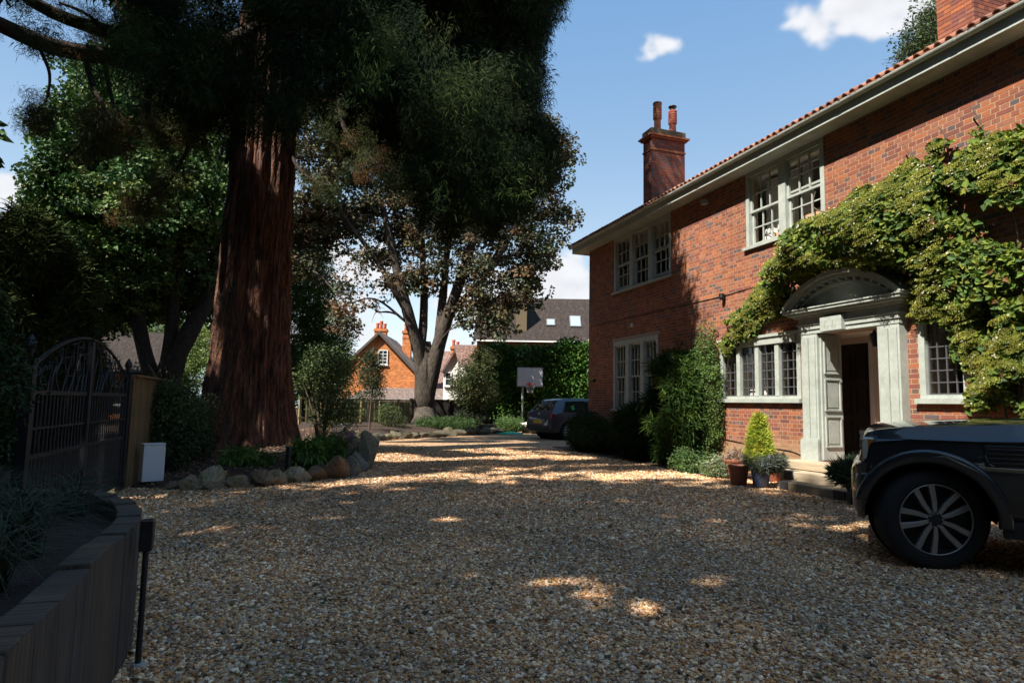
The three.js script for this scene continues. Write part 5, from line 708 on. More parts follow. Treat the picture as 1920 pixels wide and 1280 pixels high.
// ------------------------------------------------------------------ timber planter in the foreground
{
  const t = thing('sleeper_planter', 'curved raised planter of upright weathered timber sleepers', 'planter', [-0.7, 0, -2]);
  const edge = new THREE.CatmullRomCurve3([[-0.62, 0.4], [-0.60, -1.0], [-0.61, -2.2], [-0.66, -3.1], [-0.67, -3.6], [-0.75, -4.0], [-0.92, -4.42], [-1.2, -4.78], [-1.7, -5.0], [-2.4, -5.1]].map(([x, z]) => V(x, 0, z))), len = edge.getLength(), n = Math.round(len / 0.205);
  const woods = [[0.15, 0.10, 0.062], [0.12, 0.088, 0.062], [0.185, 0.112, 0.062], [0.105, 0.082, 0.065], [0.15, 0.11, 0.075]].map(([r, g, b]) => std(r, g, b, 0.9, { map: scaled(woodTex, 2.2, 1.1), bumpMap: scaled(woodTex, 2.2, 1.1), bumpScale: 0.006 }));
  for (let i = 0; i < n; i++) {
    const u = (i + 0.5) / n, p = edge.getPointAt(u), d = edge.getTangentAt(u), h = 0.625 + R(-0.012, 0.012), g = new RoundedBoxGeometry(0.11, h + 0.1, 0.196, 2, 0.008), uv = g.attributes.uv, q = g.attributes.position, nr = g.attributes.normal;
    for (let k = 0; k < uv.count; k++) Math.abs(nr.getY(k)) > 0.7 ? uv.setXY(k, q.getZ(k) + i * 0.37, q.getX(k) * 0.6 + i * 0.2) : uv.setXY(k, q.getX(k) + q.getZ(k) + i * 0.37, q.getY(k) + i * 0.61);
    const m = part('sleeper', g, pick(woods), t); m.position.set(p.x + 0.7 - 0.055, (h - 0.1) / 2, p.z + 2); m.rotation.y = Math.atan2(d.x, d.z) + R(-0.03, 0.03);
  }
  const pts = edge.getPoints(40).map((p) => [p.x - 0.1, p.z]), poly2 = [...pts, [-2.6, -4.9], [-2.6, 0.4]], s = new THREE.Shape(poly2.map(([x, z]) => new THREE.Vector2(x + 0.7, -z - 2))), g = new THREE.ShapeGeometry(s); g.rotateX(-Math.PI / 2); g.translate(0, 0.53, 0);
  part('soil', g, M.soil, t);
  // ornamental grasses
  const blade = (L) => { const pos = [], seg = 5, w = 0.0042; for (let i = 0; i < seg; i++) { const a = i / seg, b = (i + 1) / seg, Y = (s) => L * (0.95 * s - 0.62 * s * s), Z = (s) => L * 0.75 * s * s, wa = w * (1 - a * 0.9), wb = w * (1 - b * 0.9); pos.push(-wa, Y(a), Z(a), wa, Y(a), Z(a), wb, Y(b), Z(b), -wa, Y(a), Z(a), wb, Y(b), Z(b), -wb, Y(b), Z(b)); } const q = new THREE.BufferGeometry(); q.setAttribute('position', new THREE.Float32BufferAttribute(pos, 3)); q.computeVertexNormals(); return q; };
  const tuft = []; for (let i = 0; i < 150; i++) { const q = blade(R(0.35, 0.75)); q.rotateX(R(-0.15, 0.25)); q.rotateY(R(0, 6.28)); q.translate(R(-0.06, 0.06), 0, R(-0.06, 0.06)); const k = R(0.7, 1.3); tuft.push(tint(q, k, k, k)); } const tuftGeo = join(tuft);
  [[-1.25, -3.9], [-1.05, -3.3], [-1.55, -4.35], [-1.6, -3.6], [-1.9, -4.1], [-1.4, -3.0], [-1.9, -3.2], [-1.25, -2.5], [-2.2, -3.7], [-1.75, -2.6], [-1.15, -4.3], [-1.85, -4.6], [-2.25, -4.4], [-1.3, -3.45], [-0.98, -2.75], [-2.2, -2.9], [-1.5, -2.1]].forEach(([x, z]) => { const gt = thing('grass_tuft', 'arching dark ornamental grass clump in the timber planter', 'grass', [x, 0.53, z], R(0, 6), 'grass clumps in the timber planter'); part('blades', tuftGeo, leafy(0.03, 0.05, 0.018, 0.7, 0.25), gt); });
}
{ // black bollard lamp by the planter
  const p = onGround(243, 1252), t = thing('bollard_lamp', 'tall black bollard lamp on a thin stem beside the planter', 'lamp', [p.x + 0.03, 0, p.z]);
  part('foot', new THREE.CylinderGeometry(0.03, 0.034, 0.02, 16).translate(0, 0.01, 0), std(0.4, 0.4, 0.38, 0.5), t); part('stem', new THREE.CylinderGeometry(0.013, 0.013, 0.5, 12).translate(0, 0.27, 0), M.blackPaint, t); part('head', rbox(0.056, 0.14, 0.056, 0.006, 0, 0.585, 0), M.blackPaint, t);
  const q = onGround(539, 886, 0.1), b = thing('garden_bollard', 'short black bollard light standing in the redwood bed', 'lamp', [q.x, 0.06, q.z]);
  part('post', new THREE.CylinderGeometry(0.042, 0.045, 0.40, 14).translate(0, 0.2, 0), M.blackPaint, b); part('cap', new THREE.CylinderGeometry(0.05, 0.05, 0.03, 14).translate(0, 0.416, 0), M.blackPaint, b);
}
// ------------------------------------------------------------------ iron gates and boundary fence
{
  const GX = -2.08, zA = -9.72, zM = -8.06, zB = -6.42, G = thing('iron_gate', 'ornate black iron double gate with arched scrollwork top', 'gate', [GX, -0.02, zM]);
  const gp = (n, g, m = M.blackIron) => { const q = Array.isArray(g) ? join(g) : g; q.translate(-GX, 0.02, -zM); return part(n, q, m, G); };
  for (const z of [zA - 0.06, zB + 0.06]) gp('gate_post', [span(GX - 0.045, GX + 0.045, -0.02, 1.5, z - 0.045, z + 0.045), span(GX - 0.055, GX + 0.055, 1.5, 1.53, z - 0.055, z + 0.055), lathe([[0.001, 1.53], [0.03, 1.53], [0.018, 1.56], [0.045, 1.62], [0.042, 1.66], [0.012, 1.72], [0.001, 1.725]], 16).translate(GX, 0, z)]);
  const archY = (z) => { const s = (z - zM) / (z < zM ? zM - zA : zB - zM); return 1.43 + 0.40 * Math.pow(Math.max(0, Math.cos(Math.abs(s) * Math.PI / 2)), 0.8); };
  gp('meeting_stile', span(GX - 0.025, GX + 0.025, 0.03, 1.80, zM - 0.045, zM + 0.045));
  for (const [a, b] of [[zA, zM - 0.055], [zM + 0.055, zB]]) {
    const s = Math.sign((a + b) / 2 - zM);
    gp('stile', span(GX - 0.02, GX + 0.02, 0.05, archY(s < 0 ? a : b) - 0.01, s < 0 ? a : b - 0.05, s < 0 ? a + 0.05 : b));
    for (const [y, h] of [[0.06, 0.05], [0.67, 0.035], [1.22, 0.04], [0.92, 0.018]]) gp('rail', span(GX - 0.017, GX + 0.017, y, y + h, a + 0.05, b - 0.05));
    for (let z = a + 0.10; z < b - 0.06; z += 0.098) { gp('bar', rod(V(GX, 0.08, z), V(GX, 1.22, z), 0.0095, 6)); gp('bar', span(GX - 0.006, GX + 0.006, 0.09, 0.67, z + 0.03, z + 0.068)); }
    const arch = []; for (let i = 0; i <= 14; i++) { const z = lerp(a, b, i / 14); arch.push(V(GX, archY(z), z)); } gp('arch_bar', tube(arch, [0.017], 7, 24));
    // branching scrolls with leaf tips between the rail and the arch
    for (let i = 0; i < 15; i++) { const z = lerp(a + 0.06, b - 0.06, (i + 0.5) / 15), top = archY(z) - 0.03, k = R(-0.12, 0.12), pts = [V(GX, 1.24, z), V(GX + R(-0.015, 0.015), lerp(1.24, top, 0.4), z + k), V(GX + R(-0.02, 0.02), lerp(1.24, top, 0.75), z + k * 0.2 - 0.05), V(GX, top, z + R(-0.09, 0.09))]; const gs = [tube(pts, [0.011, 0.009, 0.005], 5, 12)]; for (let j = 0; j < 5; j++) { const c = new THREE.CatmullRomCurve3(pts).getPoint(R(0.2, 1)), lf = leafGeo(R(0.07, 0.12), 0.03, 0.3); lf.rotateZ(R(-0.5, 0.5)); lf.rotateX(R(-2, 2)); lf.rotateY(Math.PI / 2); lf.translate(c.x, c.y, c.z); gs.push(lf); } gp('scroll', gs); }
  }
  // close-boarded fence carrying on from the gate
  const F = thing('board_fence', 'tan close-boarded fence panel beside the gate post', 'fence', [-2.0, -0.02, -10.8]), tan = [[0.34, 0.21, 0.085], [0.30, 0.185, 0.08], [0.38, 0.24, 0.10]].map(([r, g, b]) => std(r, g, b, 0.85, { map: scaled(woodTex, 3, 1), bumpMap: scaled(woodTex, 3, 1), bumpScale: 0.004 }));
  for (let i = 0; i < 26; i++) { const z = -9.88 - i * 0.102, m = part('board', span(-0.011, 0.011, 0.02, 1.50 + R(-0.006, 0.006), -0.048, 0.048), pick(tan), F); m.position.set(-0.02, 0, z + 10.8); m.rotation.y = 0.12; }
  for (const z of [-9.9, -11.3, -12.5]) part('post', span(-0.12, -0.04, -0.05, 1.5, z + 10.8 - 0.04, z + 10.8 + 0.04), tan[1], F);
  part('capping', span(-0.04, 0.03, 1.512, 1.54, -1.75, 0.93), tan[1], F); part('rail', [span(-0.075, -0.036, 0.3, 0.38, -1.7, 0.9), span(-0.075, -0.036, 1.22, 1.3, -1.7, 0.9)], tan[1], F);
}
{ // white meter cabinet
  const p = onGround(281, 909), t = thing('meter_cabinet', 'white weatherproof meter cabinet standing by the fence', 'cabinet', [p.x, 0, p.z], 0.42);
  part('leg', [span(-0.10, -0.07, -0.02, 0.06, -0.06, -0.03), span(0.07, 0.10, -0.02, 0.06, -0.06, -0.03)], M.blackIron, t); const b = part('casing', rbox(0.27, 0.50, 0.19, 0.008, 0, 0.305, 0), std(0.66, 0.68, 0.70, 0.5), t); part('lid', rbox(0.285, 0.02, 0.205, 0.006, 0, 0.566, 0), std(0.66, 0.68, 0.70, 0.5), t);
  const d = part('door', rbox(0.008, 0.46, 0.165, 0.003, 0.139, 0.305, 0), std(0.70, 0.71, 0.71, 0.5), t); part('lock', rbox(0.008, 0.035, 0.014, 0.003, 0.146, 0.30, 0.06), M.blackPaint, d);
}
// ------------------------------------------------------------------ edging rocks
function rock(label, x, z, w, h, d, col, turn, tilt = 0, y0 = 0, group, seed = 1) {
  const g = new THREE.IcosahedronGeometry(1, 9), p = g.attributes.position, v = V(0, 0, 0);
  const cuts = []; for (let i = 0; i < 11; i++) cuts.push([V(R(-1, 1), R(-0.6, 1), R(-1, 1)).normalize(), R(0.42, 0.74)]);
  for (let i = 0; i < p.count; i++) { v.fromBufferAttribute(p, i); for (const [n, k] of cuts) { const e = v.dot(n) - k; if (e > 0) v.addScaledVector(n, -e * 0.9); } v.multiplyScalar(1 + 0.20 * (fbm(v.x * 2.2 + seed, v.y * 2.2, v.z * 2.2, 3) - 0.5) + 0.10 * (fbm(v.x * 7 + seed, v.y * 7, v.z * 7, 2) - 0.5)); p.setXYZ(i, v.x * w / 1.2, v.y * h / 1.1, v.z * d / 1.2); }
  let q = toCreasedNormals(g, 0.5); const uv = q.attributes.uv, pp = q.attributes.position; for (let i = 0; i < uv.count; i++) uv.setXY(i, pp.getX(i) * 3 + pp.getZ(i), pp.getY(i) * 3 + pp.getZ(i) * 2);
  q.rotateZ(tilt); q.computeBoundingBox(); q.translate(0, -q.boundingBox.min.y * 0.8, 0);
  const m = part('edging_rock', q, std(...col.map((c) => c * 1.35), 0.92, { map: stoneTex, bumpMap: scaled(grainBump, 1.5), bumpScale: 0.014 })); m.position.set(x, y0, z); m.rotation.y = turn; return tag(m, label, 'rock', group);
}
{
  const sand = [0.38, 0.29, 0.19], brown = [0.27, 0.175, 0.125], gr = [0.26, 0.25, 0.25], pale = [0.44, 0.37, 0.28];
  const L = [['blocky pale rock nearest the white cabinet', 358, 922, 0.20, 0.15, 0.16, sand], ['sloping sunlit rock with a shadow stripe', 398, 920, 0.34, 0.20, 0.22, pale], ['low rounded tan rock in the edging', 446, 917, 0.27, 0.14, 0.2, sand], ['wide flat brown rock in the edging', 487, 914, 0.27, 0.16, 0.2, brown], ['squat tan rock next to the wedge-shaped rock', 517, 911, 0.26, 0.17, 0.2, sand], ['wedge-shaped sandy rock with a sloping top', 552, 908, 0.30, 0.18, 0.2, pale], ['small upright brown rock in the edging', 590, 905, 0.21, 0.19, 0.18, brown], ['largest brown rock at the bed corner', 627, 900, 0.36, 0.27, 0.26, brown], ['grey slab leaning behind the large brown rock', 657, 896, 0.22, 0.27, 0.16, gr], ['tilted blue grey rock at the bed corner', 668, 887, 0.26, 0.33, 0.2, [0.28, 0.28, 0.30]], ['tall upright grey rock ending the edging', 688, 882, 0.30, 0.42, 0.26, [0.27, 0.25, 0.22]], ['half-buried dark rock beside the cabinet', 322, 920, 0.16, 0.08, 0.12, brown], ['small pale rock behind the tall upright rock', 664, 850, 0.3, 0.2, 0.22, pale], ['flat pale rock where the bed turns away', 655, 842, 0.34, 0.2, 0.25, pale]];
  L.forEach(([l, px, py, w, h, d, c], i) => { const p = onGround(px, py - 3); rock(l, p.x, p.z, w, h, d, c, R(-0.4, 0.4) + 0.3, i === 9 ? 0.3 : R(-0.1, 0.1), -0.015, undefined, i * 3.3); });
  // lower stones along the far bed: alike, told apart only by place
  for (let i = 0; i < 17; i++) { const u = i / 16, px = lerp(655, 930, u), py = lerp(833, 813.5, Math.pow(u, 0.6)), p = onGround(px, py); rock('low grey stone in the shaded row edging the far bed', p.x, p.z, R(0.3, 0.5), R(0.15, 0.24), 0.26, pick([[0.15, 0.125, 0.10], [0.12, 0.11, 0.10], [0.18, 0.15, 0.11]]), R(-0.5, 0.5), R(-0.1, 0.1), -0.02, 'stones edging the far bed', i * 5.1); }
}
// ------------------------------------------------------------------ pots by the steps
{
  const pot = (name, label, x, z, r, h, mat, rim = 0.03) => { const t = thing(name, label, 'plant pot', [x, 0.012, z]); part('pot', lathe([[0.001, 0], [r * 0.72, 0], [r * 0.93, h - rim * 1.6], [r, h - rim * 1.5], [r * 1.02, h - 0.004], [r * 0.98, h], [r * 0.9, h - 0.004], [r * 0.85, h - 0.05], [0.001, h - 0.05]], 28), mat, t); part('compost', new THREE.CircleGeometry(r * 0.86, 20).rotateX(-Math.PI / 2).translate(0, h - 0.045, 0), M.soil, t); return t; };
  const blue = std(0.10, 0.15, 0.27, 0.35, { map: grainTex });
  const p1 = onGround(1386, 910), p2 = onGround(1427, 914), p3 = onGround(1450, 903), p4 = onGround(1376, 903), p5 = onGround(1616, 947);
  pot('plant_pot', 'brown terracotta pot standing on the gravel', p1.x, p1.z, 0.16, 0.31, std(0.21, 0.075, 0.05, 0.75, { map: grainTex })); pot('plant_pot', 'wider red pot tucked behind the brown pot', p4.x + 0.28, p4.z - 0.32, 0.19, 0.33, M.terracotta);
  pot('plant_pot', 'orange clay pot behind the blue pot', p3.x + 0.02, p3.z, 0.13, 0.30, M.terracotta);
  const b = pot('plant_pot', 'blue glazed pot holding a golden conifer', p2.x, p2.z, 0.155, 0.29, blue);
  const b2 = pot('plant_pot', 'deep blue pot of trailing plants beside the dark car', p5.x, p5.z, 0.19, 0.32, std(0.035, 0.075, 0.17, 0.35, { map: grainTex }));
  shrub({ name: 'golden_conifer', label: 'cone-shaped golden conifer growing in the blue pot', category: 'conifer', base: V(p2.x, 0.26, p2.z), rx: 0.21, ry: 0.40, n: 900, geos: [finespray], palette: [[0.34, 0.40, 0.035], [0.28, 0.36, 0.04], [0.40, 0.43, 0.05]], gap: 0.2, freq: 5, stems: 3, taper: 0.86, shell: 0.5 });
  shrub({ name: 'lavender_plant', label: 'grey green lavender round the foot of the golden conifer', category: 'plant', base: V(p2.x + 0.05, 0.25, p2.z + 0.04), rx: 0.24, ry: 0.13, n: 260, geos: [finespray], palette: [[0.11, 0.14, 0.10], [0.08, 0.11, 0.06], [0.14, 0.15, 0.14]], gap: 0.25, freq: 5, stems: 3, scale: 1.1 });
  shrub({ name: 'potted_plant', label: 'small bushy plant in the orange clay pot', category: 'plant', base: V(p3.x + 0.02, 0.27, p3.z), rx: 0.2, ry: 0.08, n: 140, geos: [finespray], palette: [[0.07, 0.10, 0.05], [0.10, 0.12, 0.07]], gap: 0.25, freq: 5, stems: 2 });
  shrub({ name: 'potted_plant', label: 'feathery dark green plant spilling from the deep blue pot', category: 'plant', base: V(p5.x, 0.28, p5.z), rx: 0.29, ry: 0.12, n: 340, geos: [finespray], scale: 1.4, palette: [[0.045, 0.075, 0.03], [0.06, 0.09, 0.04]], gap: 0.25, freq: 5, stems: 3 });
  shrub({ name: 'potted_plant', label: 'dry pale sprigs in the wider red pot', category: 'plant', base: V(p4.x + 0.28, 0.28, p4.z - 0.32), rx: 0.14, ry: 0.1, n: 60, geos: [finespray], palette: [[0.36, 0.26, 0.2], [0.3, 0.22, 0.16]], gap: 0.2, freq: 5, stems: 3 });
}
// ------------------------------------------------------------------ basketball hoop and bits at the end of the drive
{
  const p = onGround(983, 808), t = thing('basketball_hoop', 'grey basketball backboard with red rim on a thin pole', 'basketball hoop', [p.x, 0, p.z], -0.30);
  part('pole', new THREE.CylinderGeometry(0.045, 0.05, 2.9, 12).translate(-0.1, 1.4, -0.25), std(0.28, 0.29, 0.31, 0.5), t); part('base', rbox(0.7, 0.14, 0.5, 0.03, -0.1, 0.07, -0.25), M.blackPaint, t);
  const b = part('backboard', rbox(1.16, 0.88, 0.04, 0.01, 0.22, 2.46, 0), std(0.42, 0.43, 0.46, 0.6), t); part('frame', [span(-0.36, 0.80, 2.015, 2.04, -0.03, 0.03), span(-0.36, 0.80, 2.88, 2.905, -0.03, 0.03), span(-0.37, -0.345, 2.015, 2.905, -0.03, 0.03), span(0.785, 0.81, 2.015, 2.905, -0.03, 0.03)], std(0.2, 0.2, 0.21, 0.6), b);
  part('arm', [tube([V(-0.1, 2.7, -0.25), V(0.1, 2.6, -0.1), V(0.2, 2.5, -0.02)], [0.025], 6, 6), tube([V(-0.1, 2.2, -0.25), V(0.1, 2.25, -0.1), V(0.2, 2.3, -0.02)], [0.025], 6, 6)], M.blackIron, t);
  const red = std(0.5, 0.045, 0.02, 0.5); part('rim', [new THREE.TorusGeometry(0.225, 0.012, 8, 28).rotateX(Math.PI / 2).translate(0.22, 2.12, 0.33), rbox(0.16, 0.13, 0.1, 0.01, 0.22, 2.12, 0.06)], red, t);
  const net = []; for (let i = 0; i < 12; i++) { const a = i / 12 * 6.283, c = a + 0.5; net.push(rod(V(0.22 + 0.22 * Math.cos(a), 2.11, 0.33 + 0.22 * Math.sin(a)), V(0.22 + 0.13 * Math.cos(c), 1.74, 0.33 + 0.13 * Math.sin(c)), 0.005, 4), rod(V(0.22 + 0.22 * Math.cos(a), 2.11, 0.33 + 0.22 * Math.sin(a)), V(0.22 + 0.13 * Math.cos(a - 0.5), 1.74, 0.33 + 0.13 * Math.sin(a - 0.5)), 0.005, 4)); } part('net', net, std(0.35, 0.35, 0.33, 0.9), t);
  const hp1 = onGround(957, 814.5), hs = []; for (let i = 0; i < 5; i++) { const pts = []; for (let k = 0; k <= 12; k++) { const a = k / 12 * 6.28, r = 0.42 - i * 0.05; pts.push(V(r * 1.25 * Math.cos(a + i), 0.02 + 0.014 * i, r * 0.8 * Math.sin(a + i))); } hs.push(tube(pts, [0.022], 6, 40)); }
  tag(part('garden_hose', hs, std(0.02, 0.36, 0.24, 0.45)), 'teal garden hose coiled on the gravel', 'hose').position.set(hp1.x, 0, hp1.z);
  const q = onGround(989, 812), fp = thing('flower_pot', 'black pot of white flowers under the hoop', 'plant pot', [q.x, 0, q.z]); part('pot', lathe([[0.001, 0], [0.22, 0], [0.3, 0.3], [0.26, 0.3], [0.001, 0.27]], 20), M.blackPaint, fp);
  const fl = []; for (let i = 0; i < 40; i++) { const s = new THREE.IcosahedronGeometry(R(0.05, 0.075), 0); s.translate(R(-0.27, 0.27), 0.34 + R(-0.02, 0.06), R(-0.25, 0.25)); fl.push(s); } part('flowers', fl, std(0.72, 0.72, 0.66, 0.9), fp);
  const r = onGround(1004, 813); rock('rough grey boulder beside the white flower pot', r.x, r.z, 0.5, 0.6, 0.4, [0.22, 0.20, 0.18], 0.4, 0.1, -0.02, undefined, 91);
}
// ------------------------------------------------------------------ fences at the end of the garden
{
  const A = atDepth(560, 806, 26).setY(0), B = atDepth(772, 806, 29.5).setY(0), dir = B.clone().sub(A), L = dir.length(); dir.normalize(); const turn = Math.atan2(-dir.z, dir.x);
  const t = thing('rail_fence', 'weathered post and rail fence in front of the cottage', 'fence', A.toArray(), turn), w = std(0.42, 0.32, 0.15, 0.9, { map: scaled(woodTex, 2, 1) });
  for (let x = 0; x <= L; x += 0.92) part('post', rbox(0.09, 1.35, 0.09, 0.01, x, 0.67, 0), w, t);
  for (const y of [1.24, 0.45]) part('rail', span(-0.1, L, y, y + 0.075, 0.05, 0.09), w, t);
  for (let x = 0.25; x < L; x += 0.31) part('pale', span(x - 0.02, x + 0.02, 0.1, 1.22, 0.092, 0.11), w, t);
  const t2 = thing('board_fence', 'low pale boarded fence behind the rail fence', 'fence', [A.x - 0.2, -0.05, A.z - 2.2], turn), w2 = std(0.42, 0.40, 0.19, 0.9, { map: scaled(woodTex, 2, 1) });
  for (let x = 0.6, k = 0; x < L + 1.0; x += 0.155, k++) part('board', span(x - 0.085, x + 0.085, 0, 1.28, -0.012 + (k % 2) * 0.014, 0.0 + (k % 2) * 0.014), w2, t2);
  const C = atDepth(800, 806, 31.2).setY(0), D = atDepth(960, 806, 32.5).setY(0), d2 = D.clone().sub(C), L2 = d2.length(), t3 = thing('board_fence', 'dark stained panel fence between the sycamore and the hedge', 'fence', [C.x, -0.05, C.z], Math.atan2(-d2.z, d2.x)), w3 = std(0.045, 0.035, 0.028, 0.9, { map: scaled(woodTex, 2, 1) });
  for (let x = -0.8, k = 0; x < L2; x += 0.155, k++) part('board', span(x - 0.085, x + 0.085, 0, 1.38, -0.012 + (k % 2) * 0.014, 0.0 + (k % 2) * 0.014), w3, t3); for (let x = -0.8; x < L2; x += 1.83) part('post', span(x - 0.05, x + 0.05, 0, 1.45, 0.016, 0.11), w3, t3); part('capping', span(-0.9, L2, 1.381, 1.42, -0.03, 0.03), w3, t3);
}
tag(part('overhead_wire', tube([atDepth(1090, -60, 14), atDepth(1045, 5, 15.5), atDepth(990, 62, 17), atDepth(900, 160, 20)], [0.009], 5, 20), M.blackPaint), 'thin black overhead wire running into the redwood', 'wire');

// ------------------------------------------------------------------ neighbouring houses
const farBrick = (r, g, b) => std(r, g, b, 0.95, { map: scaled(texture(256, 256, (u, v) => { const row = Math.floor(v * 32), col = Math.floor(u * 12 + (row % 2) * 0.5), fv = v * 32 % 1, fu = (u * 12 + (row % 2) * 0.5) % 1, m = fv < 0.14 || fu < 0.06; const k = m ? 1 : 0.72 + 0.28 * hash3(col % 12, row, 51); return grey(k); }), 0.37, 0.42) });
const orangeBrick = farBrick(0.60, 0.22, 0.075);
const tileRoof = (r, g, b) => std(r, g, b, 0.95, { map: scaled(texture(256, 256, (u, v) => { const row = Math.floor(v * 16); return grey(0.66 + 0.34 * hash3(Math.floor(u * 20 + (row % 2) * 0.5) % 20, row, 53) - (v * 16 % 1 < 0.1 ? 0.12 : 0)); }), 0.6), bumpMap: scaled(grainBump, 2), bumpScale: 0.02 });
const pinkRoof = tileRoof(0.30, 0.185, 0.155), greyRoof = tileRoof(0.20, 0.165, 0.15), brownRoof = tileRoof(0.05, 0.036, 0.03);
function quad(a, b, c, d, th = 0.12) { const n = V(...b).sub(V(...a)).cross(V(...d).sub(V(...a))).normalize().multiplyScalar(th), P = [a, b, c, d].map((p) => V(...p)), Q = P.map((p) => p.clone().sub(n)), u = P[1].distanceTo(P[0]), v = P[3].distanceTo(P[0]), pos = [], uv = []; const face = (w, x, y, z, U = 1, W = 1) => { for (const [p, s, t] of [[w, 0, 0], [x, 1, 0], [y, 1, 1], [w, 0, 0], [y, 1, 1], [z, 0, 1]]) { pos.push(p.x, p.y, p.z); uv.push(s * U, t * W); } }; face(...P, u, v); face(Q[3], Q[2], Q[1], Q[0], u, v); for (let i = 0; i < 4; i++) face(Q[i], Q[(i + 1) % 4], P[(i + 1) % 4], P[i]); const g = new THREE.BufferGeometry(); g.setAttribute('position', new THREE.Float32BufferAttribute(pos, 3)); g.setAttribute('uv', new THREE.Float32BufferAttribute(uv, 2)); g.computeVertexNormals(); return g; }
function farWindow(parent, x, y, w, h, z, cols, rows, white = M.whitePaint) {
  const f = part('window', [span(x - w / 2, x + w / 2, y, y + 0.07, z, z + 0.07), span(x - w / 2, x + w / 2, y + h - 0.07, y + h, z, z + 0.07), span(x - w / 2, x - w / 2 + 0.07, y + 0.07, y + h - 0.07, z, z + 0.07), span(x + w / 2 - 0.07, x + w / 2, y + 0.07, y + h - 0.07, z, z + 0.07), span(x - w / 2 - 0.06, x + w / 2 + 0.06, y - 0.07, y - 0.001, z, z + 0.12)], white, parent);
  for (let i = 1; i < cols; i++) { const c = x - w / 2 + 0.07 + i * (w - 0.14) / cols; part('glazing_bar', span(c - 0.02, c + 0.02, y + 0.07, y + h - 0.07, z + 0.01, z + 0.05), white, f); } for (let j = 1; j < rows; j++) { const c = y + 0.07 + j * (h - 0.14) / rows; part('glazing_bar', span(x - w / 2 + 0.07, x + w / 2 - 0.07, c - 0.02, c + 0.02, z + 0.012, z + 0.048), white, f); }
  const dark = new THREE.MeshPhysicalMaterial({ color: new THREE.Color().setRGB(0.03, 0.035, 0.04), roughness: 0.06, clearcoat: 1 });
  for (let i = 0; i < cols; i++) for (let j = 0; j < rows; j++) { const pw = (w - 0.14) / cols, ph = (h - 0.14) / rows; part('pane', span(x - w / 2 + 0.07 + i * pw + 0.005, x - w / 2 + 0.07 + (i + 1) * pw - 0.005, y + 0.07 + j * ph + 0.005, y + 0.07 + (j + 1) * ph - 0.005, z + 0.018, z + 0.026), dark, f); }
  return f;
}
function farChimney(parent, x, z, w, d, y0, y1, pots, mat) { const c = part('chimney', [span(x - w / 2, x + w / 2, y0, y1, z - d / 2, z + d / 2), span(x - w / 2 - 0.07, x + w / 2 + 0.07, y1, y1 + 0.12, z - d / 2 - 0.07, z + d / 2 + 0.07), span(x - w / 2 - 0.03, x + w / 2 + 0.03, y1 + 0.12, y1 + 0.2, z - d / 2 - 0.03, z + d / 2 + 0.03), span(x - w / 2 - 0.03, x + w / 2 + 0.03, y1 - 0.4, y1 - 0.32, z - d / 2 - 0.03, z + d / 2 + 0.03)], mat, parent); pots.forEach(([px, h]) => part('chimney_pot', lathe([[0.001, 0], [0.13, 0], [0.11, h * 0.5], [0.14, h * 0.8], [0.14, h], [0.1, h], [0.1, h - 0.1], [0.001, h - 0.1]], 14).translate(x + px, y1 + 0.2, z), std(0.42, 0.12, 0.06, 0.85), c)); return c; }
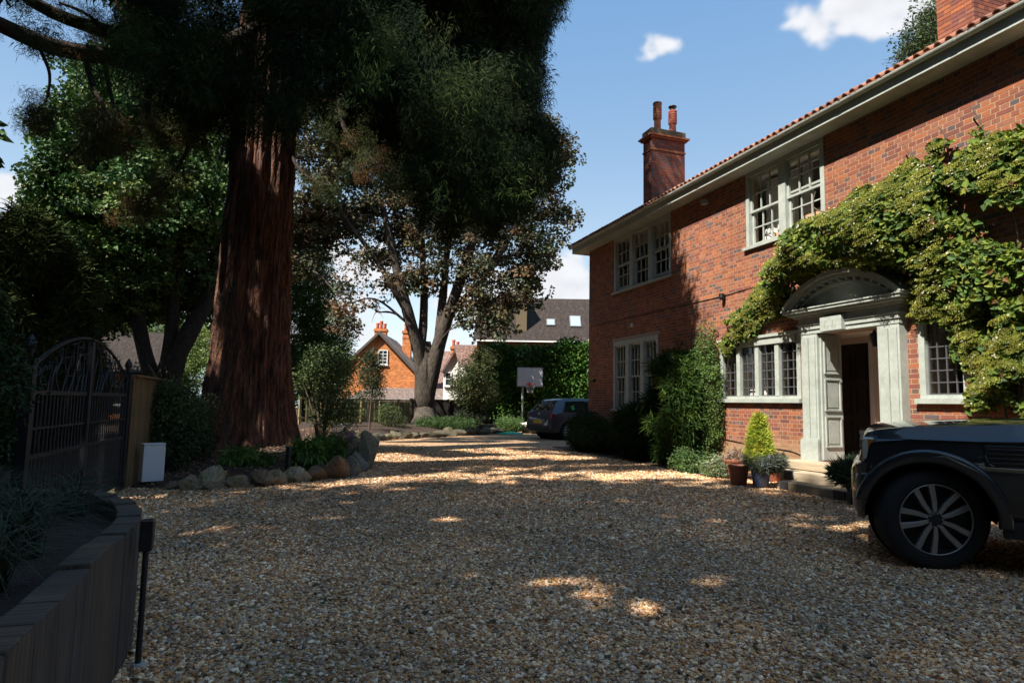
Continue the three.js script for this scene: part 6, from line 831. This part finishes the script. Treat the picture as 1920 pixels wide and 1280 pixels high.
{ // orange brick cottage with gable towards the drive; local metres from photo pixels at the depth of its gable
  const D = 46, s = D / FOCAL, c = atDepth(740, 752.8, D), t = thing('brick_cottage', 'sunlit orange brick cottage with gable and lean-to roof', 'house', [c.x, 0, c.z], -18.9 * Math.PI / 180);
  const X = (px) => (px - 740) * s, Y = (py) => EYE + (752.8 - py) * s, base = -1.6;
  const apex = [X(707), Y(624)], le = [X(634), Y(694)], re = [X(776), Y(692)];
  part('wall', [poly([[le[0], base], [re[0], base], re, apex, le], 0.3).translate(0, 0, -0.3)].map((g) => { return g; }), orangeBrick, t);
  part('wall', [span(le[0], le[0] + 0.3, base, le[1] - 0.05, -7, -0.31), span(re[0] - 0.3, re[0], base, re[1] - 0.05, -7, -0.31)], orangeBrick, t);
  const dx = 0.3, sl = (apex[1] - le[1]) / (apex[0] - le[0]), sr = (apex[1] - re[1]) / (re[0] - apex[0]);
  part('roof', [quad([le[0] - dx, le[1] - dx * sl + 0.1, 0.25], [apex[0], apex[1] + 0.1, 0.25], [apex[0], apex[1] + 0.1, -7], [le[0] - dx, le[1] - dx * sl + 0.1, -7]), quad([apex[0] + 0.001, apex[1] + 0.1, 0.25], [re[0] + dx, re[1] - dx * sr + 0.1, 0.25], [re[0] + dx, re[1] - dx * sr + 0.1, -7], [apex[0] + 0.001, apex[1] + 0.1, -7])], greyRoof, t);
  part('bargeboard', [quad([le[0] - dx, le[1] - dx * sl + 0.0, 0.3], [apex[0], apex[1] + 0.1, 0.3], [apex[0], apex[1] - 0.12, 0.3], [le[0] - dx, le[1] - dx * sl - 0.2, 0.3], 0.06), quad([apex[0], apex[1] + 0.1, 0.3], [re[0] + dx, re[1] - dx * sr, 0.3], [re[0] + dx, re[1] - dx * sr - 0.2, 0.3], [apex[0], apex[1] - 0.12, 0.3], 0.06)], std(0.07, 0.065, 0.06, 0.8), t);
  farWindow(t, X(715), Y(684), 18 * s, 28 * s, 0.02, 2, 4);
  // lean-to
  part('lean_to_roof', [quad([X(640), Y(758), 2.4], [X(842), Y(756), 2.4], [X(836), Y(727), 0.02], [X(705), Y(727), 0.02]), quad([X(640), Y(758), 2.4], [X(705), Y(727), 0.02], [X(690), Y(727), 0.02], [X(640), Y(758), 0.02])], tileRoof(0.24, 0.185, 0.165), t);
  part('wall', [span(X(648), X(838), base, Y(759), 2.0, 2.2)], std(0.45, 0.44, 0.25, 0.9), t);
  // long tiled roof and stacks behind
  part('roof', [quad([X(745), Y(725), -5.5], [X(880), Y(725), -5.5], [X(870), Y(636), -9.5], [X(735), Y(636), -9.5])], pinkRoof, t); part('wall', span(X(748), X(836), base, Y(722), -9, -6), orangeBrick, t).userData.label = 'rear range of the cottage';
  farWindow(t, X(756), Y(660), 0.5, 0.5, -7.4, 2, 1); 
  farChimney(t, X(692), -3.2, 0.9, 0.6, Y(660), Y(612), [[-0.28, 0.45], [0, 0.62], [0.28, 0.42]], orangeBrick); farChimney(t, X(744), -3.6, 0.66, 0.6, Y(680), Y(614), [[-0.14, 0.6], [0.16, 0.45]], orangeBrick); farChimney(t, X(842), -4.2, 0.75, 0.6, Y(725), Y(643), [[-0.18, 0.55], [0.15, 0.4]], orangeBrick);
  // rendered gable next to it
  const D2 = 43, s2 = D2 / FOCAL, c2 = atDepth(860, 755, D2), w = thing('rendered_house', 'white rendered gabled house beside the orange cottage', 'house', [c2.x, 0, c2.z], -18.9 * Math.PI / 180), X2 = (px) => (px - 860) * s2, Y2 = (py) => EYE + (755 - py) * s2;
  part('wall', [poly([[X2(830), base], [X2(893), base], [X2(893), Y2(690)], [X2(853), Y2(655)], [X2(830), Y2(690)]], 4).translate(0, 0, -4)], std(0.80, 0.79, 0.74, 0.9), w); part('roof', [quad([X2(848), Y2(648), 0.2], [X2(900), Y2(648), 0.2], [X2(905), Y2(690), 1.0], [X2(862), Y2(690), 1.0]), quad([X2(825), Y2(698), 0.25], [X2(853), Y2(650), 0.25], [X2(853), Y2(650), -4], [X2(825), Y2(698), -4])], pinkRoof, w);
  farWindow(w, X2(839), Y2(724), 0.45, 0.95, 0.01, 1, 2);
}
{ // long block with a steep dark roof behind the hedge
  const D = 41, s = D / FOCAL, c = atDepth(1000, 757.8, D), t = thing('dark_roofed_block', 'long brick block with steep dark tiled roof behind the hedge', 'house', [c.x, 0, c.z], -20.4 * Math.PI / 180), X = (px) => (px - 1000) * s, Y = (py) => EYE + (757.8 - py) * s, base = -1.6, R0 = X(884), R1 = X(1300);
  part('wall', span(R0 + 0.2, R1, base, Y(638), -7, -0.5), orangeBrick, t); part('roof', [quad([R0, Y(638), 0.1], [R1, Y(638), 0.1], [R1, Y(541), -3.3], [R0, Y(541), -3.3], 0.18), quad([R0, Y(541), -3.3], [R1, Y(541), -3.3], [R1, Y(638), -7.2], [R0, Y(638), -7.2], 0.18)], brownRoof, t); part('gable', poly([[-6.6, Y(640)], [0.2 - 0.4, Y(640)], [-3.3, Y(546)]], 0.2).rotateY(-Math.PI / 2).translate(R0 + 0.4, 0, 0), orangeBrick, t);
  part('fascia', span(R0, R1, Y(639.6), Y(638.4), 0.02, 0.12), M.whitePaint, t); const gtr = part('gutter', span(R0, R1, Y(641), Y(639.8), 0.1, 0.18), M.whitePaint, t); part('downpipe', span(X(984) - 0.05, X(984) + 0.05, base, Y(643), -0.46, -0.36), M.whitePaint, t);
  farWindow(t, X(926), Y(664), 25 * s, 20 * s, -0.49, 2, 1); farWindow(t, X(1017), Y(664), 27 * s, 18 * s, -0.49, 2, 1); farWindow(t, X(1085), Y(664), 27 * s, 18 * s, -0.49, 2, 1); farWindow(t, X(960), Y(735), 1.1, 1.2, -0.49, 2, 1); farWindow(t, X(905), Y(735), 1.1, 1.2, -0.49, 2, 1);
  part('chimney_breast', span(X(964), X(985), Y(630), Y(545), -2.9, -0.6), std(0.13, 0.10, 0.06, 0.95), t).userData.label = 'tile-hung stack running up the roof';
  // roof lights set in the slope
  const slope = (Y(541) - Y(638)) / 3.4, zAt = (y) => 0.1 - (y - Y(638)) / slope;
  const pale = new THREE.MeshPhysicalMaterial({ color: new THREE.Color().setRGB(0.30, 0.36, 0.42), roughness: 0.08, clearcoat: 1 });
  for (const [px, py, w, h] of [[1080, 594, 19, 22], [1032, 597, 14, 12], [933, 588, 15, 14]]) { const y0 = Y(py + h / 2), y1 = Y(py - h / 2), a = X(px - w / 2), b = X(px + w / 2), o = 0.12; const f = part('roof_light', quad([a - 0.06, y0 - 0.05, zAt(y0 - 0.05) + o], [b + 0.06, y0 - 0.05, zAt(y0 - 0.05) + o], [b + 0.06, y1 + 0.05, zAt(y1 + 0.05) + o], [a - 0.06, y1 + 0.05, zAt(y1 + 0.05) + o], 0.1), std(0.12, 0.12, 0.12, 0.6), t); part('pane', quad([a, y0, zAt(y0) + o + 0.03], [b, y0, zAt(y0) + o + 0.03], [b, y1, zAt(y1) + o + 0.03], [a, y1, zAt(y1) + o + 0.03], 0.02), pale, f); }
}
{ // brick house glimpsed through the gate
  const D = 33, s = D / FOCAL, c = atDepth(115, 741, D), t = thing('brick_cottage', 'red brick house glimpsed through the gate ironwork', 'house', [c.x, 0, c.z], -18.9 * Math.PI / 180 + 0.3);
  part('wall', span(-4, 4, -0.4, 2.6, -5, 0), orangeBrick, t); part('roof', [quad([-4.3, 2.5, 0.4], [4.3, 2.5, 0.4], [4.3, 4.9, -2.5], [-4.3, 4.9, -2.5]), quad([-4.3, 4.9, -2.5], [4.3, 4.9, -2.5], [4.3, 2.5, -5.4], [-4.3, 2.5, -5.4])], brownRoof, t); farWindow(t, -0.6, 0.75, 1.6, 1.0, 0.01, 3, 1); farWindow(t, 2.2, 0.75, 1.2, 1.0, 0.01, 2, 1); const d = part('door', rbox(0.9, 1.95, 0.06, 0.01, -2.6, 0.6, 0.04), std(0.12, 0.05, 0.04, 0.5), t); part('handle', rbox(0.03, 0.12, 0.03, 0.008, -2.3, 0.6, 0.085), M.blackPaint, d);
}

// ------------------------------------------------------------------ cars
// body from cross-sections along x; each is [x, bottom, shoulder, top, half width, half width at the top]
function loft(stations, crown = 0.02) {
  const half = ([x, yb, ys, yt, w, wr]) => [[0, yb], [w * 0.82, yb], [w * 0.96, yb + 0.06], [w, lerp(yb, ys, 0.35)], [w * 0.995, lerp(yb, ys, 0.75)], [w * 0.975, ys], [lerp(w * 0.955, wr, 0.08), lerp(ys, yt, 0.14)], [wr, lerp(ys, yt, 0.88)], [wr * 0.9, yt], [wr * 0.5, yt + crown * 0.7], [0, yt + crown]];
  const rings = stations.map((s) => { const h = half(s), r = h.map(([z, y]) => [s[0], y, z]); for (let i = h.length - 2; i > 0; i--) r.push([s[0], h[i][1], -h[i][0]]); return r; }), n = rings[0].length, pos = rings.flat(2), ind = [];
  for (let i = 0; i < rings.length - 1; i++) for (let j = 0; j < n; j++) { const a = i * n + j, b = i * n + (j + 1) % n; ind.push(a, b, a + n, b, b + n, a + n); }
  for (const [i, f] of [[0, 1], [rings.length - 1, 0]]) { const c = pos.length / 3, r = rings[i]; pos.push(r[0][0], r.reduce((s, p) => s + p[1], 0) / n, 0); for (let j = 0; j < n; j++) { const a = i * n + j, b = i * n + (j + 1) % n; f ? ind.push(b, a, c) : ind.push(a, b, c); } }
  const g = new THREE.BufferGeometry(); g.setAttribute('position', new THREE.Float32BufferAttribute(pos, 3)); g.setIndex(ind); g.setAttribute('uv', new THREE.Float32BufferAttribute(new Float32Array(pos.length / 3 * 2), 2)); g.computeVertexNormals(); return g;
}
function cutWheels(g, axles, r, half, inset) {
  const ev = new Evaluator(); ev.attributes = ['position', 'normal', 'uv']; let b = new Brush(g.index ? g.toNonIndexed() : g); b.updateMatrixWorld();
  for (const [x, y] of axles) for (const s of [-1, 1]) { const c = new Brush(new THREE.CylinderGeometry(r, r, 0.8, 40).rotateX(Math.PI / 2)); c.position.set(x, y, s * (half - inset + 0.4)); c.updateMatrixWorld(); b = ev.evaluate(b, c, SUBTRACTION); }
  return toCreasedNormals(b.geometry, 0.6);
}
const rubber = std(0.012, 0.012, 0.013, 0.85, { bumpMap: scaled(grainBump, 8), bumpScale: 0.004 });
function wheel(parent, x, y, z, side, r, wid, rimR, spokes, face, twin, steer = 0) {
  const w = new THREE.Group(); w.name = 'wheel'; w.position.set(x, y, z); w.rotation.y = steer; parent.add(w); const S = (g) => { g.rotateX(side > 0 ? Math.PI / 2 : -Math.PI / 2); return g; };
  const h = wid / 2; part('tyre', S(lathe([[rimR, -h * 0.8], [rimR + 0.02, -h], [r - 0.03, -h * 0.96], [r - 0.008, -h * 0.8], [r, -h * 0.4], [r, h * 0.4], [r - 0.008, h * 0.8], [r - 0.03, h * 0.96], [rimR + 0.025, h], [rimR + 0.004, h * 0.86], [rimR, h * 0.8]], 48)), rubber, w);
  part('rim', S(lathe([[0.001, h * 0.15], [rimR * 0.96, h * 0.1], [rimR * 0.95, h * 0.6], [rimR * 0.975, h * 0.84], [rimR * 1.0, h * 0.86], [rimR * 1.0, h * 0.5]], 48)), std(0.02, 0.02, 0.022, 0.5, { metalness: 0.4 }), w);
  part('rim', S(new THREE.TorusGeometry(rimR * 0.985, 0.006, 8, 48).rotateX(Math.PI / 2).translate(0, h * 0.86, 0)), face, w).userData.label = 'bright outer lip';
  for (let i = 0; i < spokes; i++) for (const o of twin ? [-1, 1] : [0]) {
    const a = i / spokes * 2 * Math.PI + 0.31, s = poly(twin ? [[o * 0.006, 0.055], [o * 0.030, 0.055], [o * 0.055, rimR * 0.45], [o * 0.082, rimR * 0.95], [o * 0.042, rimR * 0.97], [o * 0.026, rimR * 0.5]] : [[-0.035, 0.04], [0.035, 0.04], [0.045, rimR * 0.95], [-0.045, rimR * 0.95]], 0.022, 0.004);
    s.rotateX(-Math.PI / 2); s.rotateY(a); s.translate(0, h * 0.62, 0); part('spoke', S(s), face, w);
  }
  part('hub', S(lathe([[0.001, h * 0.85], [0.03, h * 0.85], [0.036, h * 0.8], [0.062, h * 0.78], [0.07, h * 0.5], [0.001, h * 0.4]], 24)), M.blackPaint, w);
  for (let i = 0; i < 5; i++) { const a = i / 5 * 6.283; part('wheel_nut', S(new THREE.CylinderGeometry(0.009, 0.009, 0.012, 6).translate(0.05 * Math.cos(a), h * 0.81, 0.05 * Math.sin(a))), face, w); }
  return w;
}
const paintOf = (r, g, b) => new THREE.MeshPhysicalMaterial({ color: new THREE.Color().setRGB(r, g, b), roughness: 0.5, metalness: 0.0, clearcoat: 1, clearcoatRoughness: 0.04 });
const tinted = new THREE.MeshPhysicalMaterial({ color: new THREE.Color().setRGB(0.012, 0.014, 0.016), roughness: 0.04, clearcoat: 1 });
function patch(parent, name, pts, mat, th = 0.012) { return part(name, quad(...pts, th), mat, parent); }
{ // dark off-roader at the right edge, nose towards the drive
  const al = -48 * Math.PI / 180, w0 = onGround(1748, 1068), c = thing('parked_suv', 'black off-road car parked nose-in beside the steps', 'car', [w0.x - 0.90 * Math.sin(al), 0, w0.z - 0.90 * Math.cos(al)], al);
  const paint = paintOf(0.004, 0.005, 0.009), trim = std(0.012, 0.012, 0.013, 0.6);
  const st = [[-0.50, 0.46, 0.62, 0.72, 0.60, 0.58], [-0.485, 0.40, 0.66, 0.80, 0.76, 0.72], [-0.465, 0.38, 0.72, 0.86, 0.85, 0.80], [-0.43, 0.37, 0.92, 1.02, 0.89, 0.80], [-0.40, 0.37, 0.955, 1.055, 0.905, 0.83], [-0.33, 0.37, 0.975, 1.08, 0.92, 0.85], [-0.1, 0.37, 0.995, 1.11, 0.935, 0.85], [0.3, 0.37, 1.0, 1.135, 0.94, 0.84], [0.62, 0.37, 1.01, 1.155, 0.945, 0.83], [0.86, 0.37, 1.03, 1.17, 0.945, 0.80], [1.28, 0.37, 1.06, 1.56, 0.945, 0.72], [1.56, 0.37, 1.07, 1.78, 0.945, 0.68], [2.2, 0.37, 1.08, 1.84, 0.945, 0.68], [3.0, 0.38, 1.08, 1.83, 0.94, 0.67], [3.44, 0.42, 1.06, 1.79, 0.92, 0.66], [3.52, 0.46, 1.02, 1.6, 0.90, 0.66], [3.56, 0.5, 0.9, 1.1, 0.86, 0.7]];
  const body = part('body', cutWheels(loft(st, 0.025), [[0, 0.385], [2.72, 0.385]], 0.435, 0.945, 0.33), paint, c);
  for (const s of [1, -1]) for (const x of [0, 2.72]) {
    const p = []; for (let i = 0; i <= 26; i++) { const a = lerp(-0.05, Math.PI - 0.22, i / 26); p.push([0.525 * Math.cos(a), 0.545 * Math.sin(a)]); } for (let i = 26; i >= 0; i--) { const a = lerp(-0.05, Math.PI - 0.22, i / 26); p.push([0.432 * Math.cos(a), 0.436 * Math.sin(a)]); }
    const g = new THREE.ExtrudeGeometry(new THREE.Shape(p.map((q) => new THREE.Vector2(...q))), { depth: 0.05, bevelEnabled: true, bevelThickness: 0.035, bevelSize: 0.03, bevelOffset: -0.03, bevelSegments: 4, curveSegments: 12 }); g.translate(x, 0.385, 0.915); if (s < 0) g.rotateY(Math.PI).translate(2 * x, 0, 0); part('wheel_arch', toCreasedNormals(g, 0.7), paint, c);
    wheel(c, x, 0.385, s * 0.80, s, 0.385, 0.25, 0.272, 5, std(0.32, 0.33, 0.34, 0.35, { metalness: 0.7 }), true, x ? 0 : 0.40);
  }
  part('wheel_well', [new THREE.CylinderGeometry(0.43, 0.43, 1.22, 32, 1).rotateX(Math.PI / 2).translate(0, 0.387, 0), new THREE.CylinderGeometry(0.43, 0.43, 1.22, 32, 1).rotateX(Math.PI / 2).translate(2.72, 0.387, 0)], std(0.006, 0.006, 0.006, 0.9, { side: THREE.DoubleSide }), c);
  const bump = part('bumper', cutWheels(loft([[-0.54, 0.44, 0.60, 0.70, 0.62, 0.58], [-0.53, 0.37, 0.64, 0.745, 0.78, 0.74], [-0.50, 0.33, 0.68, 0.785, 0.88, 0.85], [-0.46, 0.33, 0.70, 0.81, 0.925, 0.89], [-0.34, 0.34, 0.70, 0.80, 0.94, 0.90]], 0.004), [[0, 0.385]], 0.445, 0.945, 0.33), paint, c);
  for (const s of [1, -1]) { const hl = part('headlight', rbox(0.09, 0.185, 0.17, 0.02, -0.405, 0.91, s * 0.80), new THREE.MeshPhysicalMaterial({ color: new THREE.Color().setRGB(0.55, 0.53, 0.46), roughness: 0.12, clearcoat: 1 }), c); part('lens', rbox(0.02, 0.15, 0.13, 0.008, -0.447, 0.91, s * 0.79), M.lead, hl); part('indicator', rbox(0.05, 0.16, 0.012, 0.005, -0.385, 0.91, s * 0.88), std(0.4, 0.16, 0.02, 0.3), hl);
    const v = part('side_vent', rbox(0.27, 0.165, 0.02, 0.008, 0.50, 0.895, s * 0.938), trim, c); for (let i = 0; i < 4; i++) part('louvre', rbox(0.24, 0.012, 0.012, 0.003, 0.50, 0.845 + i * 0.034, s * 0.951), M.blackPaint, v); part('vent_trim', tube([V(0.37, 0.90, s * 0.95), V(0.385, 0.845, s * 0.951), V(0.42, 0.82, s * 0.951)], [0.006], 6, 8), std(0.2, 0.2, 0.21, 0.3, { metalness: 0.8 }), v);
    part('door_seam', [span(0.70, 0.706, 0.45, 1.02, s > 0 ? 0.938 : -0.947, s > 0 ? 0.947 : -0.938), span(1.72, 1.726, 0.45, 1.06, s > 0 ? 0.938 : -0.947, s > 0 ? 0.947 : -0.938)], trim, c);
    part('bonnet_seam', span(-0.36, 0.84, 0.995, 1.001, s > 0 ? 0.905 : -0.935, s > 0 ? 0.935 : -0.905), trim, c);
    part('window', quad([0.98, 1.10, s * 0.912], [1.70, 1.12, s * 0.912], [1.70, 1.70, s * 0.715], [1.42, 1.62, s * 0.74]), tinted, c); part('window', quad([1.78, 1.12, s * 0.912], [3.2, 1.12, s * 0.905], [3.2, 1.70, s * 0.71], [1.78, 1.72, s * 0.712]), tinted, c);
    const mi = part('mirror', rbox(0.10, 0.17, 0.20, 0.03, 1.02, 1.16, s * 1.06), paint, c); part('mirror_arm', rod(V(1.04, 1.10, s * 0.92), V(1.03, 1.12, s * 1.0), 0.02), trim, mi);
    part('sill', span(0.46, 2.26, 0.30, 0.42, s > 0 ? 0.90 : -0.965, s > 0 ? 0.965 : -0.90), trim, c); part('tail_light', rbox(0.06, 0.5, 0.14, 0.02, 3.52, 1.15, s * 0.82), std(0.35, 0.01, 0.01, 0.2), c); }
  part('grille', rbox(0.02, 0.13, 1.2, 0.008, -0.455, 0.91, 0), M.blackPaint, c);
  part('windscreen', quad([0.90, 1.20, 0.70], [0.90, 1.20, -0.70], [1.50, 1.74, -0.60], [1.50, 1.74, 0.60], 0.02), tinted, c); part('rear_window', quad([3.52, 1.2, -0.6], [3.52, 1.2, 0.6], [3.47, 1.68, 0.55], [3.47, 1.68, -0.55], 0.02), tinted, c);
}
{ // grey hatchback at the far end
  const be = 12.3 * Math.PI / 180, w0 = onGround(1063, 825), c = thing('parked_hatchback', 'grey hatchback with yellow plate parked beyond the house corner', 'car', [w0.x + 1.22 * Math.cos(be) - 0.72 * Math.sin(be), 0, w0.z - 1.22 * Math.sin(be) - 0.72 * Math.cos(be)], be);
  const paint = paintOf(0.022, 0.026, 0.034), trim = std(0.015, 0.015, 0.016, 0.6);
  const st = [[-1.98, 0.36, 0.52, 0.62, 0.64, 0.60], [-1.955, 0.30, 0.60, 0.78, 0.76, 0.70], [-1.90, 0.26, 0.82, 0.94, 0.80, 0.72], [-1.80, 0.24, 0.89, 1.04, 0.825, 0.69], [-1.55, 0.22, 0.92, 1.31, 0.84, 0.60], [-1.38, 0.21, 0.92, 1.40, 0.84, 0.56], [-1.1, 0.2, 0.92, 1.44, 0.84, 0.545], [-0.5, 0.2, 0.91, 1.46, 0.84, 0.54], [0.1, 0.2, 0.90, 1.44, 0.84, 0.54], [0.5, 0.2, 0.90, 1.32, 0.84, 0.57], [0.95, 0.2, 0.89, 1.02, 0.84, 0.66], [1.4, 0.22, 0.84, 0.93, 0.82, 0.62], [1.8, 0.25, 0.68, 0.76, 0.74, 0.56], [1.96, 0.32, 0.5, 0.56, 0.6, 0.5]];
  part('body', cutWheels(loft(st), [[-1.22, 0.31], [1.25, 0.31]], 0.36, 0.84, 0.28), paint, c);
  for (const s of [1, -1]) { for (const x of [-1.22, 1.25]) wheel(c, x, 0.31, s * 0.735, s, 0.31, 0.2, 0.205, 5, std(0.35, 0.36, 0.37, 0.4, { metalness: 0.6 }), true); part('tail_light', rbox(0.12, 0.20, 0.20, 0.03, -1.855, 0.83, s * 0.70), std(0.30, 0.006, 0.012, 0.15), c);
    part('window', quad([-1.42, 0.99, s * 0.812], [-0.38, 0.98, s * 0.815], [-0.40, 1.37, s * 0.60], [-1.22, 1.34, s * 0.61]), tinted, c); part('window', quad([-0.33, 0.98, s * 0.815], [0.75, 0.97, s * 0.812], [0.38, 1.33, s * 0.605], [-0.34, 1.37, s * 0.60]), tinted, c); part('door_handle', rbox(0.16, 0.025, 0.03, 0.008, -0.1, 0.80, s * 0.845), paint, c); part('mirror', rbox(0.1, 0.11, 0.16, 0.03, 0.72, 0.98, s * 0.9), paint, c); }
  part('wheel_well', [new THREE.CylinderGeometry(0.352, 0.352, 1.3, 28, 1, true).rotateX(Math.PI / 2).translate(-1.22, 0.312, 0), new THREE.CylinderGeometry(0.352, 0.352, 1.3, 28, 1, true).rotateX(Math.PI / 2).translate(1.25, 0.312, 0)], std(0.006, 0.006, 0.006, 0.9, { side: THREE.DoubleSide }), c);
  part('rear_window', quad([-1.835, 1.03, -0.56], [-1.835, 1.03, 0.56], [-1.52, 1.35, 0.50], [-1.52, 1.35, -0.50], 0.03), tinted, c); part('windscreen', quad([0.93, 1.06, 0.6], [0.93, 1.06, -0.6], [0.47, 1.35, -0.52], [0.47, 1.35, 0.52], 0.03), tinted, c);
  part('number_plate', rbox(0.02, 0.11, 0.52, 0.004, -1.975, 0.62, 0), std(0.55, 0.34, 0.02, 0.5), c); part('badge', new THREE.CylinderGeometry(0.05, 0.05, 0.02, 20).rotateZ(Math.PI / 2).translate(-1.925, 0.88, 0), std(0.5, 0.5, 0.52, 0.25, { metalness: 0.9 }), c); part('bumper', rbox(0.10, 0.16, 1.36, 0.04, -1.955, 0.42, 0), trim, c);
  part('window_sticker', [bx(0.11, 0.09, 0.006, -1.0, 1.08, 0.775), bx(0.06, 0.1, 0.006, -0.98, 1.16, 0.745), bx(0.05, 0.07, 0.006, -1.06, 1.15, 0.75)], std(0.05, 0.55, 0.12, 0.7), c);
}
renderer.render(scene, camera);
